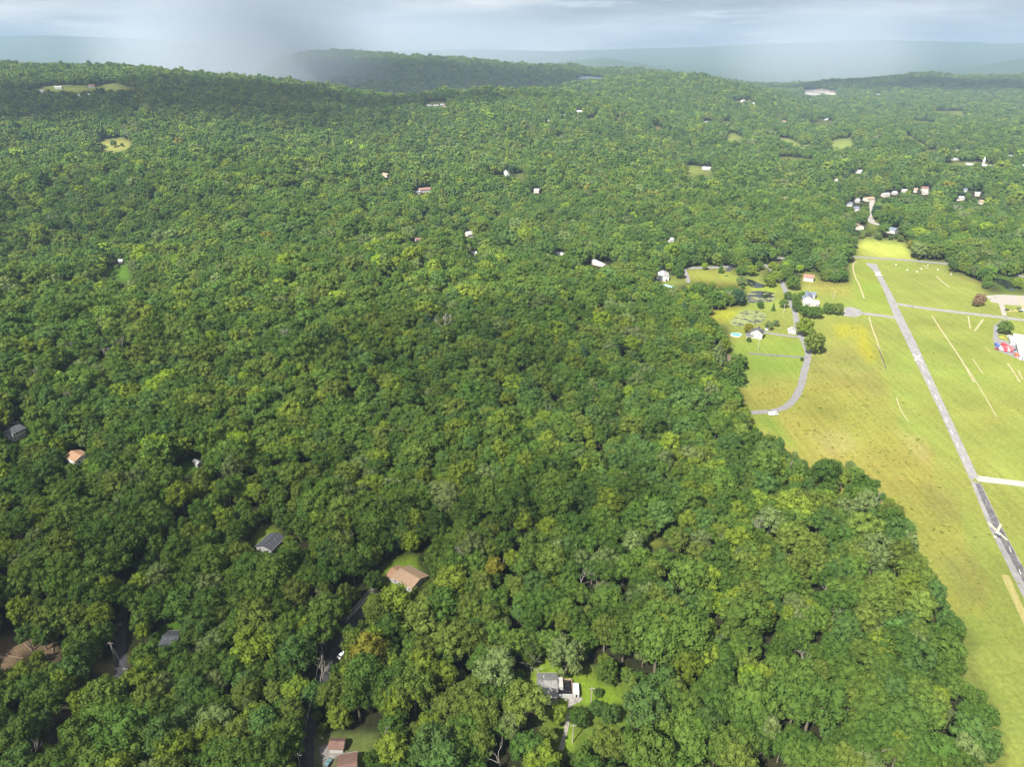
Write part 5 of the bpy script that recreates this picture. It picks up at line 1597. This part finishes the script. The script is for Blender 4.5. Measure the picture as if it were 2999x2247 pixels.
LOWTRUNK = trunk(290, 4.5, .32, 4, 2.0).mesh('trunk', BARK)
CONTRUNK = trunk(291, 3.0, .3, 0).mesh('trunk', BARK)
solo_pts = []
for i, (k, x, y, r_, cl, kd, lab) in enumerate(SOLO):
    hgt = (r_ / 5.6) * 12.5 if kd == 'b' else (r_ / 5.6 * 15 if kd == 't' else r_ / 4.2 * 17)
    p = at(*Q1(k, x, y), up=hgt * (0.7 if kd == 't' else 0.55))
    tint = np.array(CLASSES[cl][1]) * rng.uniform(0.9, 1.1)
    if 'brownish' in lab:
        tint = np.array((0.17, 0.11, 0.07))
    if kd == 't':
        s = r_ / 5.6
        put_tree(lab, p[0], p[1], p[2], NEAR_CROWN[i % 6], NEAR_TRUNK[i % 3], s, s * 1.1, rng.uniform(0, 6.28), tint, 'field_tree', 'tree')
    elif kd == 'b':
        s = r_ / 5.6
        put_tree(lab, p[0], p[1], p[2], OPEN_CROWN[i % 3], LOWTRUNK, s, s * rng.uniform(0.92, 1.08), rng.uniform(0, 6.28), tint, 'shrub' if r_ < 2.6 else 'field_tree', 'shrub' if r_ < 2.6 else 'tree')
    else:
        s = r_ / 5.0
        put_tree(lab, p[0], p[1], p[2], CONIFER_CROWN[2 if r_ > 7 else i % 2], CONTRUNK, s, s * rng.uniform(0.85, 1.0), rng.uniform(0, 6.28), tint, 'conifer_tree', 'tree')
    solo_pts.append(p)
    tok &= np.hypot(tx - p[0], ty_ - p[1]) > r_ * 0.9

# species by patches
sel = np.nonzero(tok)[0]
x, y, z, bs, hs_, sp = tx[sel], ty_[sel], tz[sel], tb[sel], th[sel], tsp[sel]
w = np.tile(CW0, (len(x), 1))
p1, p2, p3 = patch(x, y, 11, 140), patch(x, y, 12, 90), patch(x, y, 13, 240)
w[:, 2] *= np.exp(0.8 * p1); w[:, 4] *= np.exp(0.9 * p2); w[:, 3] *= np.exp(0.9 * p3); w[:, 0] *= np.exp(-0.6 * p1)
px, py = project(x, y, z + 10)
east = np.clip((px - 1900) / 600, 0, 1) * (y < 900)
w[:, 5] *= 1 + 1.6 * east
w /= w.sum(1, keepdims=True)
cls = (rng.uniform(0, 1, len(x))[:, None] > np.cumsum(w, 1)).sum(1).clip(0, 7)
tint = np.array([c for _, c in CLASSES])[cls] * np.exp(rng.normal(0, 0.12, (len(x), 1))) * np.exp(rng.normal(0, 0.022, (len(x), 3)))
rotz = rng.uniform(0, 6.283, len(x))

# the 300 trees that show largest stand as individuals
inside = (px > -20) & (px < 3019) & (py > 0) & (py < 2300)
order = np.argsort(np.where(inside, np.hypot(y, z - HC) , 1e9))
ind = order[:300]
rest = np.setdiff1d(np.arange(len(x)), ind)

LAND = [('the grey-roofed ranch house', at(*Q1('m', 800, 560))), ('the tan-roofed ranch house', at(*Q1('k', 1780, 800))), ('the tiny brown-roofed shed', at(*Q1('l', 775, 1380))),
        ('the charcoal-roofed deck house', at(*Q1('j', 1380, 620))), ('the long charcoal-roofed house', at(*Q1('k', 460, 430))), ('the bare earth patch', at(*Q1('j', 200, 700))),
        ('the yellow runway cross', at(*Q1('h', 1945, 1310))), ('the white camping trailer', at(*Q1('m', 1058, 620))), ('the bottom of the forest road', at(*Q1('l', 400, 1640))),
        ('the dry grass strip beside the runway end', at(*Q1('n', 2100, 250))), ('the sunlit glade in the eastern wood', at(*Q1('p', 1980, 1215))), ('the olive cedar', at(*Q1('m', 1670, 600))),
        ('the white car where the forest road bends', at(*Q1('l', 842, 305))), ('the pale utility pole by the dirt track', at(*Q1('m', 1020, 1205))),
        ('the tan house pole', at(*Q1('k', 1456, 960)))]
FARLAND = LAND + [('the western glade', at(*Q1('o', 770, 780))), ('the steep white-roofed house', at(*Q1('d', 825, 520))), ('the marsh', at(*Q1('f', 1380, 120))), ('the yellow clearing', at(*Q1('a', 750, 950))),
        ('the orange-roofed house', at(*Q1('i', 700, 600))), ('the shaded lawn with the white shed', at(*Q1('i', 1700, 720))), ('the farm ponds', at(*Q1('f', 1200, 900)))]
ORD = ['', 'first', 'second', 'third', 'fourth', 'fifth', 'sixth', 'seventh', 'eighth', 'ninth', 'tenth', 'eleventh', 'twelfth', 'thirteenth', 'fourteenth', 'fifteenth', 'sixteenth', 'seventeenth', 'eighteenth', 'nineteenth', 'twentieth']
TENS = {2: 'twenty', 3: 'thirty', 4: 'forty', 5: 'fifty', 6: 'sixty', 7: 'seventy', 8: 'eighty', 9: 'ninety'}


def ordinal(n):
    if n <= 20:
        return ORD[n]
    if n >= 100:
        return None
    t, u = divmod(n, 10)
    return (TENS[t] + '-' + ORD[u]) if u else TENS[t][:-1] + 'ieth'


rank_cache = {}
for j, i in enumerate(ind):
    best = None
    for q in range(len(LAND)):
        key = (q, int(cls[i]))
        if key not in rank_cache:
            same = np.nonzero(cls == cls[i])[0]
            dd = np.hypot(x[same] - LAND[q][1][0], y[same] - LAND[q][1][1])
            rank_cache[key] = {int(t_): n_ + 1 for n_, t_ in enumerate(same[np.argsort(dd)])}
        rk = rank_cache[key][int(i)]
        if best is None or rk < best[0]:
            best = (rk, q)
    o_ = ordinal(best[0])
    cn = CLASSES[cls[i]][0]
    lab = '%s %s broadleaf tree out from %s' % (o_, cn, LAND[best[1]][0]) if o_ else '%s broadleaf tree standing deep in the near wood, away from houses and clearings' % cn
    s = bs[i]
    on_edge = any(look(OPEN, *[np.array([q_]) for q_ in project(np.float64(x[i] + dx_), np.float64(y[i] + dy_), np.float64(z[i]))])[0] for dx_, dy_ in ((13, 0), (-13, 0), (0, -13), (0, 13)))
    put_tree(lab, x[i], y[i], z[i], OPEN_CROWN[j % 3] if on_edge else NEAR_CROWN[(i * 7 + j) % 6], NEAR_TRUNK[j % 3], s, hs_[i], rotz[i], tint[i], 'broadleaf_tree', 'tree', 'broadleaf trees of the near wood')

# dead trees
near_of = [min(range(len(FARLAND)), key=lambda q: math.hypot(p[0] - FARLAND[q][1][0], p[1] - FARLAND[q][1][1])) for p in dead_pts]
for j, p in enumerate(dead_pts + marsh_pts):
    me = DEAD[j % 4]
    if j < len(dead_pts):
        q = near_of[j]
        dist = [math.hypot(a[0] - FARLAND[q][1][0], a[1] - FARLAND[q][1][1]) for a in dead_pts]
        lab = '%s bare grey dead tree out from %s' % (ordinal(1 + sum(d < dist[j] for d in dist)), FARLAND[q][0])
        grp = 'bare dead trees in the wood'
        s = rng.uniform(0.8, 1.05)
    else:
        nth = 1 + sum(a[0] < p[0] for a in marsh_pts)
        lab, grp, s = '%s pale bare trunk in the marsh beyond the road, counted from the west' % ordinal(nth), 'bare trunks in the marsh', rng.uniform(0.55, 0.8)
    o = empty('dead_tree', p, rng.uniform(0, 6.28)); o.scale = (s, s, s)
    tag(o, lab, 'tree', grp)
    q = bpy.data.objects.new('bare_limbs', me); q.parent = o; COL.objects.link(q)

# the rest of the forest as one mass
ri = rest
nfar = y[ri] > 1250
kind = np.where(nfar, 6 + rng.integers(0, 4, len(ri)), rng.integers(0, 6, len(ri)))
con = rng.uniform(0, 1, len(ri)) < np.where(px[ri] > 1900, 0.05, 0.012) * (y[ri] > 500)
kind = np.where(con, 10, kind)
snag = (rng.uniform(0, 1, len(ri)) < 0.006 * (1 + patch(x[ri], y[ri], 21, 300)).clip(0, 3)) & (y[ri] > 420) & (y[ri] < 2200)
kind = np.where(snag, 11, kind)
edge = np.zeros(len(ri), bool)
for dx_, dy_ in ((13, 0), (-13, 0), (0, -13), (0, 13), (9, -9), (-9, -9)):
    ex, ey = project(x[ri] + dx_, y[ri] + dy_, z[ri])
    edge |= look(OPEN, ex, ey)
kind = np.where(edge & ~snag & (y[ri] < 1500), 12 + (kind % 2), kind)
pts = np.stack([x[ri], y[ri], z[ri]], 1)
me = bpy.data.meshes.new('forest')
me.vertices.add(len(pts))
me.vertices.foreach_set('co', pts.astype(np.float32).ravel())
me.update()
scl = np.stack([bs[ri], bs[ri], hs_[ri]], 1)
tt = np.where(con[:, None], np.array((0.035, 0.07, 0.035)), tint[ri])
for nm, tp, data, fld in (('scl', 'FLOAT_VECTOR', scl, 'vector'), ('tint', 'FLOAT_VECTOR', tt, 'vector'), ('rotz', 'FLOAT_VECTOR', np.stack([rotz[ri] * 0, rotz[ri] * 0, rotz[ri]], 1), 'vector'), ('pick', 'INT', kind, 'value')):
    a = me.attributes.new(nm, tp, 'POINT')
    a.data.foreach_set(fld, (data.astype(np.float32) if fld == 'vector' else data.astype(np.int32)).ravel())
forest = bpy.data.objects.new('forest', me)
COL.objects.link(forest)
tag(forest, 'broadleaf forest canopy covering the valley floor and the hills behind', None, None, 'stuff')
ng = bpy.data.node_groups.new('forest_scatter', 'GeometryNodeTree')
ng.interface.new_socket('Geometry', in_out='INPUT', socket_type='NodeSocketGeometry')
ng.interface.new_socket('Geometry', in_out='OUTPUT', socket_type='NodeSocketGeometry')
gi, go = ng.nodes.new('NodeGroupInput'), ng.nodes.new('NodeGroupOutput')
ci = ng.nodes.new('GeometryNodeCollectionInfo')
ci.inputs['Collection'].default_value = KINDS
ci.inputs['Separate Children'].default_value = True
ci.inputs['Reset Children'].default_value = True
ip = ng.nodes.new('GeometryNodeInstanceOnPoints')
ip.inputs['Pick Instance'].default_value = True


def named(n, t):
    q = ng.nodes.new('GeometryNodeInputNamedAttribute')
    q.data_type = t
    q.inputs['Name'].default_value = n
    return q.outputs['Attribute']


e2r = ng.nodes.new('FunctionNodeEulerToRotation')
ng.links.new(gi.outputs[0], ip.inputs['Points'])
ng.links.new(ci.outputs[0], ip.inputs['Instance'])
ng.links.new(named('pick', 'INT'), ip.inputs['Instance Index'])
ng.links.new(named('rotz', 'FLOAT_VECTOR'), e2r.inputs[0])
ng.links.new(e2r.outputs[0], ip.inputs['Rotation'])
ng.links.new(named('scl', 'FLOAT_VECTOR'), ip.inputs['Scale'])
ng.links.new(ip.outputs[0], go.inputs[0])
md = forest.modifiers.new('scatter', 'NODES')
md.node_group = ng

# rank weeds and tufts over the rough meadow
def weeds():
    g = np.random.default_rng(77)
    n = 60000
    wx, wy = g.uniform(60, 900, n), g.uniform(180, 1000, n)
    qx, qy = project(wx, wy, 0 * wx)
    ins = look(OPEN, qx, qy) & (qx > 2050) & (qx < 3300) & (qy < 2600)
    gc = look(GCOL, qx, qy)
    rough = (np.abs(gc - np.array(MEADOW)).sum(1) < .01) | (np.abs(gc - np.array(DARKM)).sum(1) < .01) | (np.abs(gc - np.array(YEL)).sum(1) < .01) | (np.abs(gc - np.array(TAN)).sum(1) < .01)
    dens = np.where(rough, 0.55 + 0.35 * patch(wx, wy, 41, 45), 0.05)
    keep = ins & (g.uniform(0, 1, n) < dens)
    wx, wy = wx[keep], wy[keep]
    m = len(wx)
    wz = height(wx, wy)
    mb = MB(); gg = np.random.default_rng(5)
    for _ in range(26):
        a, r_, h_ = gg.uniform(0, 6.28), gg.uniform(0, .8), gg.uniform(.25, .7)
        c = np.array([math.cos(a) * r_, math.sin(a) * r_, 0]); w_ = gg.uniform(.15, .35); b = gg.uniform(0, 6.28)
        d = np.array([math.cos(b), math.sin(b), 0]) * w_; lean = np.array([*gg.normal(0, .25, 2), h_])
        mb.add([c - d, c + d, c + lean + d * .6, c + lean - d * .6], [(0, 1, 2, 3)])
    col_ = bpy.data.collections.new('weed_kinds')
    col_.objects.link(bpy.data.objects.new('kind_00', mb.mesh('tuft', LEAF)))
    base = np.array([(0.15, 0.155, 0.03), (0.12, 0.15, 0.025), (0.165, 0.145, 0.05), (0.10, 0.13, 0.022), (0.19, 0.19, 0.02)])
    tn = base[g.integers(0, 5, m)] * np.exp(g.normal(0, .1, (m, 1)))
    sc_ = g.lognormal(-0.75, .4, m).clip(.2, 1.1)
    return np.stack([wx, wy, wz], 1), np.stack([sc_ * 1.3, sc_ * 1.3, sc_ * .5], 1), tn, g.uniform(0, 6.28, m), col_


def mass(name, pts, scl, tn, rz, pick, col_):
    me = bpy.data.meshes.new(name)
    me.vertices.add(len(pts)); me.vertices.foreach_set('co', pts.astype(np.float32).ravel()); me.update()
    for nm, tp, data, fld in (('scl', 'FLOAT_VECTOR', scl, 'vector'), ('tint', 'FLOAT_VECTOR', tn, 'vector'), ('rotz', 'FLOAT_VECTOR', np.stack([rz * 0, rz * 0, rz], 1), 'vector'), ('pick', 'INT', pick, 'value')):
        a = me.attributes.new(nm, tp, 'POINT')
        a.data.foreach_set(fld, (data.astype(np.float32) if fld == 'vector' else data.astype(np.int32)).ravel())
    o = bpy.data.objects.new(name, me); COL.objects.link(o)
    g2 = ng.copy()
    for n_ in g2.nodes:
        if n_.type == 'COLLECTION_INFO':
            n_.inputs['Collection'].default_value = col_
    o.modifiers.new('scatter', 'NODES').node_group = g2
    return o


_w = weeds()
tag(mass('weeds', _w[0], _w[1], _w[2], _w[3], np.zeros(len(_w[0])), _w[4]), 'yellowish weeds and grass tufts over the rough airfield meadow', kind='stuff')

# ------------------------------------------------------------------ haze
def haze_box():
    mb = MB()
    mb.box(-16000, 16000, -1500, 21000, -1200, 800)
    m, t, out = nodes_of('haze_air')
    v = t.nodes.new('ShaderNodeVolumePrincipled')
    v.inputs['Color'].default_value = (0.31, 0.41, 0.55, 1)
    v.inputs['Density'].default_value = 8.5e-5
    v.inputs['Anisotropy'].default_value = 0.0
    t.links.new(v.outputs['Volume'], out.inputs['Volume'])
    o = mb.build('haze', m)
    tag(o, kind='stuff')
    return o


haze_box()


def blob(name, c, r, mat, seed, sub=3, rough=0.12, kind='stuff'):
    v, f = ico(sub)
    g = np.random.default_rng(seed)
    k = np.zeros(len(v))
    for _ in range(14):
        d = g.normal(0, 1, 3); d /= np.linalg.norm(d)
        k += np.sin(v @ d * g.uniform(2, 7) + g.uniform(0, 6.28)) / 3.5
    vv = v * (1 + rough * k)[:, None] * np.array(r)
    mb = MB(); mb.add(vv, f)
    return mb.build(name, mat, None, c, smooth=True)


def rain_material(dens, i):
    # a shaft of rain thins out towards its rim
    m, t, out = nodes_of('rain_air_%d' % i)
    v = t.nodes.new('ShaderNodeVolumePrincipled')
    v.inputs['Color'].default_value = (0.60, 0.67, 0.75, 1)
    v.inputs['Anisotropy'].default_value = 0.0
    tc = t.nodes.new('ShaderNodeTexCoord')
    mp = t.nodes.new('ShaderNodeMapping'); mp.inputs['Location'].default_value = (-1, -1, -1); mp.inputs['Scale'].default_value = (2, 2, 2)
    ln = t.nodes.new('ShaderNodeVectorMath'); ln.operation = 'LENGTH'
    r = t.nodes.new('ShaderNodeMapRange'); r.interpolation_type = 'SMOOTHSTEP'
    r.inputs['From Min'].default_value = 0.95; r.inputs['From Max'].default_value = 0.15; r.inputs['To Max'].default_value = dens
    l = t.links.new
    l(tc.outputs['Generated'], mp.inputs['Vector']); l(mp.outputs['Vector'], ln.inputs[0]); l(ln.outputs['Value'], r.inputs['Value']); l(r.outputs['Result'], v.inputs['Density'])
    l(v.outputs['Volume'], out.inputs['Volume'])
    return m


def col_at(c, Y, zz):
    return ((c - 512) / (FPX / CT) * Y, Y, zz)


for i, (c, Y, zz, r, dn) in enumerate([(232, 3950, 190, (950, 420, 600), 5.0e-3), (815, 6500, 190, (1100, 600, 600), 1.5e-3), (380, 8000, 190, (2800, 900, 600), 1.0e-3)]):
    tag(blob('rain', col_at(c, Y, zz), r, rain_material(dn, i), 50 + i), kind='stuff')

# unseen clouds added far above the haze, shaped and placed to shade wood and hills
def cloud_material(thick):
    m, t, out = nodes_of('shade_cloud_vapour')
    d = t.nodes.new('ShaderNodeBsdfDiffuse'); d.inputs['Color'].default_value = (0.8, 0.8, 0.82, 1)
    tl = t.nodes.new('ShaderNodeBsdfTranslucent'); tl.inputs['Color'].default_value = (0.75, 0.76, 0.8, 1)
    tr = t.nodes.new('ShaderNodeBsdfTransparent')
    m1 = t.nodes.new('ShaderNodeMixShader'); m1.inputs[0].default_value = 0.6
    m2 = t.nodes.new('ShaderNodeMixShader')
    tc = t.nodes.new('ShaderNodeTexCoord')
    gr = t.nodes.new('ShaderNodeVectorMath'); gr.operation = 'LENGTH'
    mp = t.nodes.new('ShaderNodeMapping'); mp.inputs['Location'].default_value = (-1, -1, 0); mp.inputs['Scale'].default_value = (2, 2, 0)
    n = t.nodes.new('ShaderNodeTexNoise'); n.inputs['Scale'].default_value = 3.0; n.inputs['Detail'].default_value = 5
    ad = t.nodes.new('ShaderNodeMath'); ad.operation = 'MULTIPLY_ADD'; ad.inputs[1].default_value = 0.8; ad.inputs[2].default_value = -0.4
    sm = t.nodes.new('ShaderNodeMath'); sm.operation = 'ADD'
    r = t.nodes.new('ShaderNodeMapRange'); r.inputs['From Min'].default_value = 1.0; r.inputs['From Max'].default_value = 0.45; r.inputs['To Max'].default_value = thick
    l = t.links.new
    l(tc.outputs['Generated'], mp.inputs['Vector']); l(mp.outputs['Vector'], gr.inputs[0]); l(tc.outputs['Generated'], n.inputs['Vector'])
    l(n.outputs['Fac'], ad.inputs[0]); l(gr.outputs['Value'], sm.inputs[0]); l(ad.outputs[0], sm.inputs[1]); l(sm.outputs[0], r.inputs['Value'])
    l(d.outputs[0], m1.inputs[1]); l(tl.outputs[0], m1.inputs[2]); l(tr.outputs[0], m2.inputs[1]); l(m1.outputs[0], m2.inputs[2]); l(r.outputs['Result'], m2.inputs[0])
    l(m2.outputs[0], out.inputs['Surface'])
    return m


THIN_SHADE_CLOUD, DENSE_SHADE_CLOUD = cloud_material(0.15), cloud_material(0.55)
SHADE = [  # middle of the shadow each added cloud is set to cast (pixels of the 2212 px view), half length and half depth in metres
    (110, 480, 250, 120), (1200, 760, 170, 80), (950, 165, 1100, 400), (250, 215, 700, 260), (700, 215, 650, 160), (1750, 190, 700, 220),
    (2050, 330, 330, 130), (2120, 190, 1000, 280), (600, 900, 330, 190), (1000, 1330, 330, 130), (150, 1400, 260, 150)]
for i, (sx_, sy_, ra_, rb_) in enumerate(SHADE):
    g = at(*Q1('q', sx_, sy_))
    zc = 1650.0 + 40 * (i % 3)
    c = Vector((g[0], g[1], g[2])) + sun_dir * ((zc - g[2]) / sun_dir.z)
    o = blob('shade_cloud', c, (ra_ * 1.1, rb_ * 1.25, 55), DENSE_SHADE_CLOUD if ra_ > 500 else THIN_SHADE_CLOUD, 80 + i, 3, 0.22)
    tag(o, kind='stuff')
